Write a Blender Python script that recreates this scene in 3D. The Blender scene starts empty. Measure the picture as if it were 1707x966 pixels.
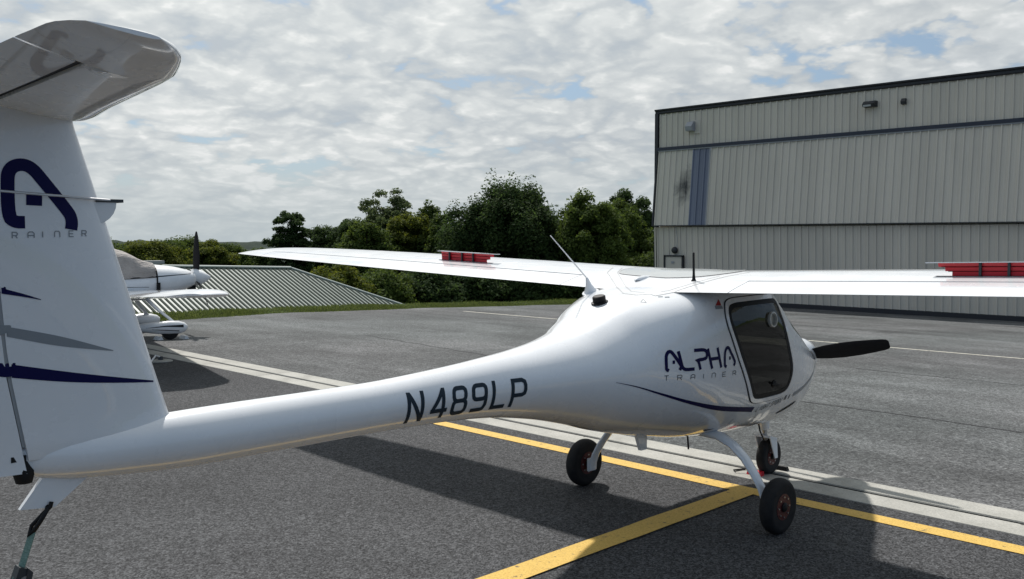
import bpy, bmesh, math, random
import numpy as np
from mathutils import Vector, Matrix
from mathutils.bvhtree import BVHTree
rad = math.radians
random.seed(7); rng = np.random.default_rng(11)
scene = bpy.context.scene
COL = scene.collection

# ------------------------------------------------------------------ camera, sky, sun, exposure
cam_d = bpy.data.cameras.new('camera'); cam = bpy.data.objects.new('camera', cam_d); COL.objects.link(cam)
cam.location = (-5.067, -3.585, 1.80)
cam.rotation_euler = (rad(90 - 3.249), 0, rad(45.2 - 90))
cam_d.sensor_width = 36; cam_d.lens = 36 * 1550 / 1707
cam_d.clip_start = 0.05; cam_d.clip_end = 6000
scene.camera = cam

SUN_AZ = math.atan2(0.65, 0.35)          # direction towards the sun, from +x to +y
SUN_EL = math.atan2(1.0, math.hypot(0.65, 0.35))
sun_dir = Vector((math.cos(SUN_EL) * math.cos(SUN_AZ), math.cos(SUN_EL) * math.sin(SUN_AZ), math.sin(SUN_EL)))
sd = bpy.data.lights.new('sun', 'SUN'); sun = bpy.data.objects.new('sun', sd); COL.objects.link(sun)
sd.energy = 5.0; sd.angle = rad(1.8); sd.color = (1.0, 0.96, 0.91)
sun.rotation_euler = sun_dir.to_track_quat('Z', 'Y').to_euler()
sun.location = (0, 0, 30)

world = bpy.data.worlds.new('World'); scene.world = world; world.use_nodes = True
def build_world():
    nt = world.node_tree; N = nt.nodes; L = nt.links
    for n in list(N): N.remove(n)
    out = N.new('ShaderNodeOutputWorld'); bg = N.new('ShaderNodeBackground'); bg.inputs['Strength'].default_value = 0.1
    L.new(bg.outputs[0], out.inputs[0])
    sky = N.new('ShaderNodeTexSky'); sky.sky_type = 'NISHITA'; sky.sun_disc = False
    sky.sun_elevation = SUN_EL; sky.sun_rotation = math.pi / 2 - SUN_AZ
    sky.air_density = 1.0; sky.dust_density = 0.6
    tc = N.new('ShaderNodeTexCoord'); sep = N.new('ShaderNodeSeparateXYZ'); L.new(tc.outputs['Generated'], sep.inputs[0])
    def M(op, a, b=None, c=None):
        n = N.new('ShaderNodeMath'); n.operation = op
        for i, v in enumerate((a, b, c)):
            if v is None: continue
            if isinstance(v, (int, float)): n.inputs[i].default_value = v
            else: L.new(v, n.inputs[i])
        return n.outputs[0]
    z = M('MAXIMUM', sep.outputs['Z'], 0.0); zz = M('ADD', z, 0.27)
    px = M('DIVIDE', sep.outputs['X'], zz); py = M('DIVIDE', sep.outputs['Y'], zz)
    cb = N.new('ShaderNodeCombineXYZ'); L.new(px, cb.inputs[0]); L.new(py, cb.inputs[1]); cb.inputs[2].default_value = 3.7
    def noise(scale, detail, rough, off=0.0, dist=0.0, lac=2.0, stretch=None):
        mp = N.new('ShaderNodeMapping'); L.new(cb.outputs[0], mp.inputs[0]); mp.inputs['Location'].default_value = (off, off * 0.7, off)
        mp.inputs['Rotation'].default_value = (0, 0, rad(-38))
        if stretch: mp.inputs['Scale'].default_value = stretch
        n = N.new('ShaderNodeTexNoise'); n.inputs['Scale'].default_value = scale; n.inputs['Detail'].default_value = detail
        n.inputs['Roughness'].default_value = rough; n.inputs['Distortion'].default_value = dist; n.inputs['Lacunarity'].default_value = lac
        L.new(mp.outputs[0], n.inputs['Vector']); return n.outputs['Fac']
    def ramp(v, stops):
        r = N.new('ShaderNodeValToRGB'); L.new(v, r.inputs[0]); e = r.color_ramp.elements
        e[0].position, e[0].color = stops[0][0], (*stops[0][1], 1); e[1].position, e[1].color = stops[-1][0], (*stops[-1][1], 1)
        for p, c in stops[1:-1]: k = e.new(p); k.color = (*c, 1)
        return r.outputs[0]
    def mix(f, a, b):
        n = N.new('ShaderNodeMix'); n.data_type = 'RGBA'
        for i, v in ((0, f), (6, a), (7, b)):
            if isinstance(v, tuple): n.inputs[i].default_value = (*v, 1)
            elif isinstance(v, (int, float)): n.inputs[i].default_value = v
            else: L.new(v, n.inputs[i])
        return n.outputs[2]
    big = noise(0.9, 4, 0.55, 2.0, 0.3)
    mid = noise(3.4, 6, 0.60, 9.1, 0.25)
    fine = noise(14.0, 5, 0.6, 4.4, 0.2)
    # puffs: soft cells, their borders warped by noise
    wn = N.new('ShaderNodeTexNoise'); wn.inputs['Scale'].default_value = 3.2; wn.inputs['Detail'].default_value = 5; wn.inputs['Roughness'].default_value = 0.62; L.new(cb.outputs[0], wn.inputs['Vector'])
    wv = N.new('ShaderNodeVectorMath'); wv.operation = 'MULTIPLY_ADD'; L.new(wn.outputs['Color'], wv.inputs[0]); wv.inputs[1].default_value = (0.34, 0.34, 0.0); L.new(cb.outputs[0], wv.inputs[2])
    def puffs(sc_, sm):
        v = N.new('ShaderNodeTexVoronoi'); v.voronoi_dimensions = '2D'; v.feature = 'SMOOTH_F1'; v.inputs['Scale'].default_value = sc_; v.inputs['Smoothness'].default_value = sm; L.new(wv.outputs[0], v.inputs['Vector']); return v.outputs['Distance']
    pf = M('ADD', M('MULTIPLY', puffs(7.4, 0.8), 0.58), M('MULTIPLY', puffs(17.5, 0.7), 0.42))
    body = M('SUBTRACT', 0.86, pf)
    s1 = M('ADD', M('ADD', M('MULTIPLY', big, 0.26), M('MULTIPLY', mid, 0.30)), M('MULTIPLY', body, 0.44))
    shade = M('ADD', M('MULTIPLY', s1, 0.88), M('MULTIPLY', fine, 0.12))
    cloud = ramp(shade, [(0.37, (4.6, 5.1, 5.55)), (0.445, (5.4, 5.8, 6.05)), (0.50, (6.1, 6.45, 6.6)), (0.56, (6.9, 7.2, 7.25)), (0.62, (8.1, 8.25, 8.25))])
    # brighter round the sun; dimmed and blued away from it to tune fill light
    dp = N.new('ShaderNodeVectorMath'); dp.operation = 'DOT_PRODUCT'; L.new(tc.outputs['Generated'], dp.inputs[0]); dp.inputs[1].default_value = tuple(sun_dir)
    fill_tint = ramp(M('MULTIPLY_ADD', dp.outputs['Value'], 0.5, 0.5), [(0.35, (0.36, 0.48, 0.66)), (0.55, (0.50, 0.64, 0.84)), (0.80, (0.98, 0.98, 0.98)), (1.0, (1.4, 1.38, 1.34))])
    gaps = noise(2.6, 8, 0.6, 31.3, 0.5, stretch=(0.9, 1.1, 1))
    gm = M('ADD', M('MULTIPLY', gaps, 0.62), M('MULTIPLY', body, 0.38))
    g = ramp(gm, [(0.325, (0, 0, 0)), (0.405, (1, 1, 1))])
    # the cloud sheet thins into pale haze close to the horizon
    hz = ramp(z, [(0.0, (1, 1, 1)), (0.10, (0, 0, 0))])
    bluesky = mix(0.6, sky.outputs[0], (3.0, 4.1, 5.4))
    c1 = mix(g, bluesky, cloud)
    c2 = mix(M('MULTIPLY', hz, 0.75), c1, (5.0, 5.6, 5.8))
    c3 = N.new('ShaderNodeMix'); c3.data_type = 'RGBA'; c3.blend_type = 'MULTIPLY'; c3.inputs[0].default_value = 1.0; L.new(c2, c3.inputs[6]); L.new(fill_tint, c3.inputs[7])
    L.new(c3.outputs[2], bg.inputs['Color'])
build_world()
world.cycles.sampling_method = 'MANUAL'; world.cycles.sample_map_resolution = 512
vs = scene.view_settings
vs.view_transform = 'Standard'; vs.look = 'None'; vs.exposure = 0.0; vs.gamma = 1.0; vs.use_curve_mapping = False
scene.render.engine = 'CYCLES'
scene.cycles.max_bounces = 8; scene.cycles.transparent_max_bounces = 12

# ------------------------------------------------------------------ materials
MATS = {}
def mat(name, color=(0.5, 0.5, 0.5), rough=0.5, metal=0.0, coat=0.0, spec=0.5, setup=None):
    m = bpy.data.materials.new(name); m.use_nodes = True
    b = m.node_tree.nodes['Principled BSDF']
    b.inputs['Base Color'].default_value = (*color, 1); b.inputs['Roughness'].default_value = rough
    b.inputs['Metallic'].default_value = metal; b.inputs['Coat Weight'].default_value = coat
    b.inputs['Coat Roughness'].default_value = 0.03; b.inputs['Specular IOR Level'].default_value = spec
    MATS[name] = m
    if setup: setup(m.node_tree, b)
    return m
class NT:
    def __init__(s, nt): s.nt = nt; s.N = nt.nodes; s.L = nt.links; s.tc = s.N.new('ShaderNodeTexCoord')
    def noise(s, scale, detail=4, rough=0.55, stretch=(1, 1, 1), dist=0.0, space='Object', rot=0.0):
        mp = s.N.new('ShaderNodeMapping'); s.L.new(s.tc.outputs[space] if space != 'World' else s.pos(), mp.inputs[0]); mp.inputs['Scale'].default_value = stretch
        mp.inputs['Rotation'].default_value = (0, 0, rot)
        n = s.N.new('ShaderNodeTexNoise'); n.inputs['Scale'].default_value = scale; n.inputs['Detail'].default_value = detail
        n.inputs['Roughness'].default_value = rough; n.inputs['Distortion'].default_value = dist
        s.L.new(mp.outputs[0], n.inputs['Vector']); return n.outputs['Fac']
    def pos(s):
        return s.N.new('ShaderNodeNewGeometry').outputs['Position']
    def voronoi(s, scale, feature='F1', stretch=(1, 1, 1)):
        mp = s.N.new('ShaderNodeMapping'); s.L.new(s.tc.outputs['Object'], mp.inputs[0]); mp.inputs['Scale'].default_value = stretch
        n = s.N.new('ShaderNodeTexVoronoi'); n.feature = feature; n.inputs['Scale'].default_value = scale
        s.L.new(mp.outputs[0], n.inputs['Vector']); return n.outputs['Distance']
    def cells(s, scale):
        n = s.N.new('ShaderNodeTexVoronoi'); n.voronoi_dimensions = '2D'; n.inputs['Scale'].default_value = scale; s.L.new(s.tc.outputs['Object'], n.inputs['Vector'])
        q = s.N.new('ShaderNodeSeparateColor'); s.L.new(n.outputs['Color'], q.inputs[0]); return q.outputs[0]
    def ramp(s, v, stops):
        r = s.N.new('ShaderNodeValToRGB'); s.L.new(v, r.inputs[0]); e = r.color_ramp.elements
        f = lambda c: (c, c, c, 1) if isinstance(c, (int, float)) else (*c, 1)
        e[0].position, e[0].color = stops[0][0], f(stops[0][1]); e[1].position, e[1].color = stops[-1][0], f(stops[-1][1])
        for p, c in stops[1:-1]: k = e.new(p); k.color = f(c)
        return r.outputs[0]
    def mix(s, f, a, b, mode='MIX'):
        n = s.N.new('ShaderNodeMix'); n.data_type = 'RGBA'; n.blend_type = mode
        for i, v in ((0, f), (6, a), (7, b)):
            if isinstance(v, tuple): n.inputs[i].default_value = (*v, 1)
            elif isinstance(v, (int, float)): n.inputs[i].default_value = v
            else: s.L.new(v, n.inputs[i])
        return n.outputs[2]
    def bump(s, v, strength, dist, b):
        n = s.N.new('ShaderNodeBump'); n.inputs['Strength'].default_value = strength; n.inputs['Distance'].default_value = dist
        s.L.new(v, n.inputs['Height']); s.L.new(n.outputs[0], b.inputs['Normal'])

def asphalt(name, dark, light, streak, grain):
    def f(nt, b):
        k = NT(nt)
        mid_ = tuple((a + c) / 2 for a, c in zip(dark, light))
        speck = k.ramp(k.cells(grain), [(0.15, dark), (0.55, mid_), (0.95, light)])
        speck2 = k.ramp(k.cells(grain*0.45), [(0.1, 0.72), (0.9, 1.28)])
        grit = k.ramp(k.noise(grain*1.6, 2, 0.7), [(0.35, 0.80), (0.65, 1.20)])
        col = k.mix(1.0, k.mix(1.0, speck, speck2, 'MULTIPLY'), grit, 'MULTIPLY')
        patch = k.ramp(k.noise(0.5, 5, 0.6, dist=0.4), [(0.3, 0.78), (0.7, 1.2)])
        col = k.mix(1.0, col, patch, 'MULTIPLY')
        if streak:
            st = k.ramp(k.noise(0.9, 5, 0.6, stretch=(1, 0.12, 1)), [(0.35, 0.80), (0.5, 1.0), (0.68, 1.18)])
            col = k.mix(1.0, col, st, 'MULTIPLY')
            stain = k.ramp(k.noise(0.22, 6, 0.65, dist=0.8), [(0.42, 0.72), (0.55, 1.0)])
            col = k.mix(1.0, col, stain, 'MULTIPLY')
            tone = k.ramp(k.noise(0.12, 3, 0.5), [(0.4, (0.96, 1.0, 0.98)), (0.6, (1.02, 1.0, 0.99))])
            col = k.mix(1.0, col, tone, 'MULTIPLY')
        else:
            scuff = k.ramp(k.noise(2.2, 7, 0.72, dist=1.4), [(0.30, 0.80), (0.42, 1.0), (0.64, 1.0), (0.74, 1.35)])
            col = k.mix(1.0, col, scuff, 'MULTIPLY')
        k.L.new(col, b.inputs['Base Color'])
        k.bump(k.cells(grain), 0.35, 0.003, b)
    return mat(name, (0.05, 0.05, 0.05), 0.9, spec=0.18, setup=f)
asphalt('asphalt_new', (0.022, 0.0225, 0.024), (0.087, 0.089, 0.093), False, 120)
asphalt('asphalt_old', (0.060, 0.062, 0.065), (0.147, 0.151, 0.154), True, 75)
def conc(nt, b):
    k = NT(nt)
    c = k.ramp(k.noise(1.4, 7, 0.62), [(0.3, (0.22, 0.215, 0.195)), (0.5, (0.345, 0.34, 0.31)), (0.72, (0.43, 0.42, 0.385))])
    g = k.ramp(k.noise(70, 3, 0.7), [(0.3, 0.8), (0.65, 1.1)])
    sp = k.ramp(k.voronoi(3.2), [(0.025, 0.25), (0.05, 1.0)])
    c = k.mix(1.0, k.mix(1.0, c, g, 'MULTIPLY'), sp, 'MULTIPLY')
    k.L.new(c, b.inputs['Base Color']); k.bump(k.noise(60, 4, 0.7), 0.4, 0.004, b)
mat('concrete', (0.35, 0.34, 0.32), 0.85, spec=0.3, setup=conc)
def paintline(c1, c2, wear):
    def f(nt, b):
        k = NT(nt)
        col = k.ramp(k.noise(90, 4, 0.7), [(0.3, c2), (0.55, c1)])
        w = k.ramp(k.noise(14, 8, 0.75), [(wear, (0.05, 0.05, 0.05)), (wear + 0.08, (1, 1, 1))])
        wm = k.ramp(k.noise(14, 8, 0.75), [(wear, 1.0), (wear + 0.07, 0.0)])
        col = k.mix(wm, col, (0.07, 0.065, 0.05))
        k.L.new(col, b.inputs['Base Color']); k.bump(k.noise(130, 3, 0.7), 0.5, 0.004, b)
    return f
mat('yellow_line_paint', rough=0.75, spec=0.3, setup=paintline((0.62, 0.41, 0.10), (0.42, 0.26, 0.05), 0.345))
mat('white_line_paint', rough=0.75, spec=0.3, setup=paintline((0.50, 0.49, 0.42), (0.30, 0.29, 0.25), 0.36))
def gel(nt, b):
    k = NT(nt)
    c = k.ramp(k.noise(2.2, 6, 0.65), [(0.3, (0.70, 0.715, 0.735)), (0.7, (0.76, 0.77, 0.785))])
    k.L.new(c, b.inputs['Base Color'])
    r = k.ramp(k.noise(6, 5, 0.6), [(0.3, 0.22), (0.7, 0.34)]); k.L.new(r, b.inputs['Roughness'])
    k.bump(k.noise(1.7, 3, 0.5), 0.06, 0.02, b)
mat('white_gelcoat', (0.8, 0.8, 0.82), 0.28, coat=1.0, setup=gel)
mat('white_matte', (0.74, 0.75, 0.76), 0.45)
mat('seam_grey', (0.30, 0.31, 0.32), 0.6)
mat('navy_vinyl', (0.004, 0.004, 0.055), 0.5, spec=0.15)
mat('slate_vinyl', (0.020, 0.032, 0.045), 0.5, spec=0.15)
mat('grey_vinyl', (0.22, 0.24, 0.26), 0.35, coat=0.2)
mat('dark_text_vinyl', (0.07, 0.08, 0.09), 0.4)
mat('red_vinyl', (0.35, 0.02, 0.02), 0.4)
mat('red_paint', (0.55, 0.008, 0.022), 0.4)
mat('black_plastic', (0.009, 0.009, 0.010), 0.6, spec=0.25)
mat('black_blade', (0.006, 0.006, 0.008), 0.6, spec=0.2)
def rub(nt, b):
    k = NT(nt); c = k.ramp(k.noise(20, 5, 0.6), [(0.35, (0.010, 0.010, 0.011)), (0.7, (0.022, 0.021, 0.021))]); k.L.new(c, b.inputs['Base Color'])
mat('tyre_rubber', (0.015, 0.015, 0.015), 0.8, spec=0.3, setup=rub)
mat('rim_red', (0.07, 0.005, 0.005), 0.5)
mat('steel', (0.42, 0.42, 0.43), 0.35, metal=0.9)
mat('dark_steel', (0.06, 0.065, 0.07), 0.45, metal=0.6)
mat('skylight_panel', (0.40, 0.42, 0.42), 0.22, coat=0.4)
mat('cabin_trim', (0.10, 0.09, 0.08), 0.8)
mat('seat_fabric', (0.05, 0.05, 0.055), 0.9)
def glassf(tint, gloss):
    def f(nt, b):
        N, L = nt.nodes, nt.links
        out = N['Material Output']; N.remove(b)
        tr = N.new('ShaderNodeBsdfTransparent'); tr.inputs[0].default_value = (*tint, 1)
        gl = N.new('ShaderNodeBsdfGlossy'); gl.inputs['Roughness'].default_value = 0.03; gl.inputs[0].default_value = (0.9, 0.9, 0.9, 1)
        fr = N.new('ShaderNodeFresnel'); fr.inputs[0].default_value = gloss
        mx = N.new('ShaderNodeMixShader'); L.new(fr.outputs[0], mx.inputs[0]); L.new(tr.outputs[0], mx.inputs[1]); L.new(gl.outputs[0], mx.inputs[2])
        L.new(mx.outputs[0], out.inputs[0])
    return f
mat('tinted_glass', setup=glassf((0.085, 0.09, 0.08), 1.40))
mat('clear_glass', setup=glassf((0.45, 0.48, 0.47), 1.35))
mat('clear_plastic', (0.55, 0.56, 0.54), 0.2)
def panelm(base, amp):
    def f(nt, b):
        k = NT(nt); oi = nt.nodes.new('ShaderNodeObjectInfo')
        c = k.ramp(oi.outputs['Random'], [(0.0, tuple(v * (1 - amp) for v in base)), (1.0, tuple(v * (1 + amp) for v in base))])
        d = k.ramp(k.noise(0.8, 4, 0.55, stretch=(1, 1.5, 0.35), space='World'), [(0.3, 0.93), (0.65, 1.03)])
        k.L.new(k.mix(1.0, c, d, 'MULTIPLY'), b.inputs['Base Color'])
        k.bump(k.noise(0.9, 3, 0.5, space='World'), 0.14, 0.03, b)
    return f
mat('hangar_panel', (0.26, 0.255, 0.225), 0.45, spec=0.4, setup=panelm((0.63, 0.58, 0.495), 0.035))
def stained(nt, b):
    k = NT(nt); N, L = nt.nodes, nt.links
    vd = N.new('ShaderNodeVectorMath'); vd.operation = 'DISTANCE'; mp = N.new('ShaderNodeMapping'); L.new(k.pos(), mp.inputs[0]); mp.inputs['Scale'].default_value = (0, 1.5, 1.0)
    L.new(mp.outputs[0], vd.inputs[0]); vd.inputs[1].default_value = (0, 20.2*1.5, 4.05)
    m = N.new('ShaderNodeMath'); m.operation = 'MULTIPLY_ADD'; L.new(k.noise(1.6, 6, 0.7, space='World', dist=0.8), m.inputs[0]); m.inputs[1].default_value = 1.9; L.new(vd.outputs['Value'], m.inputs[2])
    L.new(k.ramp(m.outputs[0], [(0.9, (0.07, 0.07, 0.068)), (1.0, (0.2, 0.197, 0.18))]), b.inputs['Base Color'])
    mm = N.new('ShaderNodeMapRange'); L.new(m.outputs[0], mm.inputs[0]); mm.inputs[1].default_value = 0.95; mm.inputs[2].default_value = 1.85
    L.new(k.mix(mm.outputs[0], (0.06, 0.06, 0.058), (0.60, 0.555, 0.475)), b.inputs['Base Color'])
mat('stained_panel', (0.2, 0.2, 0.18), 0.5, spec=0.4, setup=stained)
mat('blue_panel', (0.10, 0.13, 0.19), 0.4, setup=panelm((0.17, 0.19, 0.25), 0.12))
mat('dark_trim', (0.018, 0.019, 0.024), 0.5)
mat('navy_trim', (0.022, 0.026, 0.045), 0.45)
mat('light_trim', (0.30, 0.31, 0.33), 0.4)
mat('hangar_door_paint', (0.54, 0.50, 0.43), 0.5)
mat('lens_glass', (0.35, 0.36, 0.34), 0.25)
mat('roof_panel', (0.32, 0.36, 0.32), 0.4, metal=0.0, spec=0.5, setup=panelm((0.21, 0.245, 0.215), 0.05))
mat('roof_seam', (0.026, 0.038, 0.031), 0.8, spec=0.1)
mat('roof_cap', (0.26, 0.30, 0.28), 0.4)
mat('wall_siding', (0.30, 0.30, 0.27), 0.6)
def cov(nt, b):
    k = NT(nt); c = k.ramp(k.noise(7, 5, 0.6), [(0.3, (0.27, 0.25, 0.235)), (0.7, (0.36, 0.335, 0.315))]); k.L.new(c, b.inputs['Base Color'])
    k.bump(k.noise(5, 4, 0.55, stretch=(1, 1, 2.2), dist=1.2), 0.9, 0.05, b)
mat('canopy_cloth', (0.24, 0.22, 0.20), 0.9, setup=cov)
def webbing(nt, b):
    k = NT(nt); c = k.ramp(k.noise(90, 3, 0.6, stretch=(1, 1, 3)), [(0.3, (0.09, 0.17, 0.14)), (0.7, (0.20, 0.30, 0.26))]); k.L.new(c, b.inputs['Base Color'])
mat('green_webbing', (0.09, 0.17, 0.14), 0.85, setup=webbing)
def bark(nt, b):
    k = NT(nt); c = k.ramp(k.noise(5, 6, 0.7, stretch=(3, 3, 0.6)), [(0.3, (0.03, 0.024, 0.018)), (0.7, (0.09, 0.075, 0.058))]); k.L.new(c, b.inputs['Base Color'])
    k.bump(k.noise(9, 5, 0.7, stretch=(3, 3, 0.6)), 0.8, 0.05, b)
mat('bark', (0.06, 0.05, 0.04), 0.95, spec=0.2, setup=bark)
def leafmat(name, c1, c2):
    def f(nt, b):
        N, L = nt.nodes, nt.links
        at = N.new('ShaderNodeAttribute'); at.attribute_name = 'leaf_tone'
        k = NT(nt); col = k.ramp(at.outputs['Fac'], [(0.0, c1), (1.0, c2)])
        L.new(col, b.inputs['Base Color'])
        tl = N.new('ShaderNodeBsdfTranslucent')
        hs = N.new('ShaderNodeHueSaturation'); hs.inputs['Value'].default_value = 1.3; hs.inputs['Saturation'].default_value = 1.1; hs.inputs['Hue'].default_value = 0.485
        L.new(col, hs.inputs['Color']); L.new(hs.outputs[0], tl.inputs[0])
        mx = N.new('ShaderNodeMixShader'); mx.inputs[0].default_value = 0.45
        L.new(b.outputs[0], mx.inputs[1]); L.new(tl.outputs[0], mx.inputs[2]); L.new(mx.outputs[0], N['Material Output'].inputs[0])
    return mat(name, c1, 0.8, spec=0.12, setup=f)
leafmat('leaf_dark', (0.026, 0.048, 0.018), (0.055, 0.088, 0.030))
leafmat('leaf_mid', (0.042, 0.070, 0.018), (0.085, 0.122, 0.030))
leafmat('leaf_light', (0.050, 0.078, 0.030), (0.105, 0.135, 0.060))
leafmat('leaf_yellow', (0.055, 0.078, 0.014), (0.120, 0.140, 0.030))
leafmat('grass_blade', (0.045, 0.070, 0.020), (0.105, 0.130, 0.045))
def gr(nt, b):
    k = NT(nt); c = k.ramp(k.noise(3, 6, 0.7), [(0.3, (0.035, 0.06, 0.015)), (0.7, (0.08, 0.11, 0.03))]); k.L.new(c, b.inputs['Base Color'])
mat('grass_soil', (0.06, 0.08, 0.02), 0.95, spec=0.1, setup=gr)
def hillm(nt, b):
    k = NT(nt); c = k.ramp(k.noise(0.06, 7, 0.7), [(0.3, (0.016, 0.026, 0.022)), (0.7, (0.032, 0.046, 0.034))]); k.L.new(c, b.inputs['Base Color'])
mat('far_woods', (0.04, 0.055, 0.045), 0.95, spec=0.1, setup=hillm)

# ------------------------------------------------------------------ mesh helpers
def pchip(xs, ys):
    xs = np.array(xs, float); ys = np.array(ys, float); h = np.diff(xs); dl = np.diff(ys) / h
    d = np.zeros_like(xs); d[0], d[-1] = dl[0], dl[-1]
    for i in range(1, len(xs) - 1):
        if dl[i-1] * dl[i] > 0:
            w1, w2 = 2*h[i] + h[i-1], h[i] + 2*h[i-1]; d[i] = (w1 + w2) / (w1/dl[i-1] + w2/dl[i])
    def f(x):
        x = float(min(max(x, xs[0]), xs[-1])); i = min(max(int(np.searchsorted(xs, x)) - 1, 0), len(xs) - 2)
        t = (x - xs[i]) / h[i]
        return ((1+2*t)*(1-t)**2*ys[i] + t*(1-t)**2*h[i]*d[i] + t*t*(3-2*t)*ys[i+1] + t*t*(t-1)*h[i]*d[i+1])
    return f
def tag(o, label=None, cat=None, group=None, kind=None):
    if label: o['label'] = label
    if cat: o['category'] = cat
    if group: o['group'] = group
    if kind: o['kind'] = kind
    return o
def empty(name, loc=(0, 0, 0), rz=0.0, parent=None):
    o = bpy.data.objects.new(name, None); COL.objects.link(o); o.location = loc; o.rotation_euler = (0, 0, rz)
    o.empty_display_size = 0.2; o.parent = parent
    return o
class MB:
    def __init__(s): s.v = []; s.f = []
    def add(s, vs, fs):
        o = len(s.v); s.v += [tuple(p) for p in vs]; s.f += [tuple(i + o for i in q) for q in fs]; return s
    def box(s, c, size, R=None):
        hx, hy, hz = (k / 2 for k in size); c = Vector(c); vs = []
        for dx in (-hx, hx):
            for dy in (-hy, hy):
                for dz in (-hz, hz):
                    p = Vector((dx, dy, dz)); p = R @ p if R else p; vs.append(c + p)
        return s.add(vs, [(0,1,3,2),(4,6,7,5),(0,4,5,1),(2,3,7,6),(0,2,6,4),(1,5,7,3)])
    def loft(s, rings, cap=True, closed=True):
        n = len(rings[0]); vs = [p for r in rings for p in r]; fs = []
        for i in range(len(rings) - 1):
            for j in range(n if closed else n - 1):
                k = (j + 1) % n; fs.append((i*n+j, i*n+k, (i+1)*n+k, (i+1)*n+j))
        if cap: fs.append(tuple(range(n))[::-1]); fs.append(tuple((len(rings)-1)*n + j for j in range(n)))
        return s.add(vs, fs)
    def tube(s, path, radii, n=10, flat=1.0, up=None, cap=True):
        path = [Vector(p) for p in path]; rings = []
        if not hasattr(radii, '__len__'): radii = [radii] * len(path)
        prev = Vector(up) if up else None
        for i, p in enumerate(path):
            t = (path[min(i+1, len(path)-1)] - path[max(i-1, 0)]).normalized()
            if prev is None: prev = Vector((0, 0, 1)) if abs(t.z) < 0.9 else Vector((1, 0, 0))
            a = (prev - t * prev.dot(t)).normalized(); b = t.cross(a); prev = a
            rings.append([p + (a * math.cos(q) * flat + b * math.sin(q)) * radii[i] for q in (2*math.pi*j/n for j in range(n))])
        return s.loft(rings, cap)
    def lathe(s, prof, origin, axis, n=32):   # prof: (distance along axis, radius)
        axis = Vector(axis).normalized(); u = axis.orthogonal().normalized(); w = axis.cross(u); o = Vector(origin)
        return s.loft([[o + axis*a + (u*math.cos(q) + w*math.sin(q))*max(r, 1e-4) for q in (2*math.pi*j/n for j in range(n))] for a, r in prof])
    def build(s, name, m, parent=None, smooth=None, loc=None, rot=None):
        me = bpy.data.meshes.new(name); me.from_pydata(s.v, [], s.f)
        bm = bmesh.new(); bm.from_mesh(me); bmesh.ops.recalc_face_normals(bm, faces=bm.faces); bm.to_mesh(me); bm.free()
        if smooth:
            me.polygons.foreach_set('use_smooth', [True]*len(me.polygons)); me.set_sharp_from_angle(angle=rad(smooth))
        me.materials.append(MATS[m]); o = bpy.data.objects.new(name, me); COL.objects.link(o); o.parent = parent
        if loc: o.location = loc
        if rot: o.rotation_euler = rot
        return o
def share(name, me, parent, loc=(0, 0, 0), rot=(0, 0, 0)):
    o = bpy.data.objects.new(name, me); COL.objects.link(o); o.parent = parent; o.location = loc; o.rotation_euler = rot; return o
def Ry(a): return Matrix.Rotation(a, 3, 'Y')

# ------------------------------------------------------------------ ground, aprons, verge
SL = 0.0387
def far_z(x): return -SL * (min(max(x, 1.54), 45) - 1.54)
EDGE = ((-300, 13), (-60, 15.2), (-5, 15.9), (3.56, 16.64), (7.75, 18.46), (13.64, 19.42), (21.2, 19.9), (29.4, 21.95), (60, 24), (400, 30))
ex, ey = [e[0] for e in EDGE], [e[1] for e in EDGE]
def edge_y(x): return float(np.interp(x, ex, ey))
def terrain_z(x, y):
    s = y - edge_y(x); b = far_z(x)
    if s < -1: return b - 0.25
    if s < 1.6: return b - 0.035 + (0.06 if s > 0.0 else 0.0) * min(1, max(s, 0) / 0.4)
    t = min(1.0, (s - 1.6) / 12.0); t = t*t*(3 - 2*t)
    z = b + 0.025 + t * (-6.0 - b)
    if s > 150: z -= min(1, (s - 150) / 600) * 30
    return z
def build_ground():
    xs = np.concatenate([[-2500, -1200, -600, -300, -150, -80], np.arange(-50, 70, 1.25), [80, 110, 160, 300, 600, 1200, 2500]])
    sv = np.concatenate([[-2500, -900, -300, -120, -60, -30, -12, -4, -1.01, -0.99, 0, 0.2, 0.4, 1.0, 1.6], np.arange(2.2, 16, 0.8), [20, 30, 60, 110, 150, 250, 400, 650, 1100, 2000, 4000]])
    mb = MB(); n = len(sv)
    vs = [(x, edge_y(x) + s, terrain_z(x, edge_y(x) + s)) for x in xs for s in sv]
    fs = [(i*n+j, (i+1)*n+j, (i+1)*n+j+1, i*n+j+1) for i in range(len(xs)-1) for j in range(n-1)]
    mb.add(vs, fs); tag(mb.build('ground', 'grass_soil', smooth=60), kind='structure')
    # apron nearer than the concrete strip
    mb = MB(); mb.add([(-80, -80, 0), (0.985, -80, 0), (0.985, edge_y(0.98), 0), (-80, edge_y(-80), 0)], [(0, 1, 2, 3)])
    tag(mb.build('apron', 'asphalt_new'), kind='structure')
    xs = [1.535, 2.5] + list(np.arange(3.56, 29.5, 1.0)) + [34, 45, 80, 120]
    wob = [0.06 * math.sin(x * 2.3) + 0.05 * math.sin(x * 5.1 + 1) for x in xs]
    mb = MB(); vs = [(x, -90, far_z(x)) for x in xs] + [(x, edge_y(x) + w, far_z(x)) for x, w in zip(xs, wob)]
    k = len(xs); mb.add(vs, [(i, i+1, k+i+1, k+i) for i in range(k-1)])
    tag(mb.build('taxiway', 'asphalt_old'), kind='structure')
build_ground()

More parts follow.
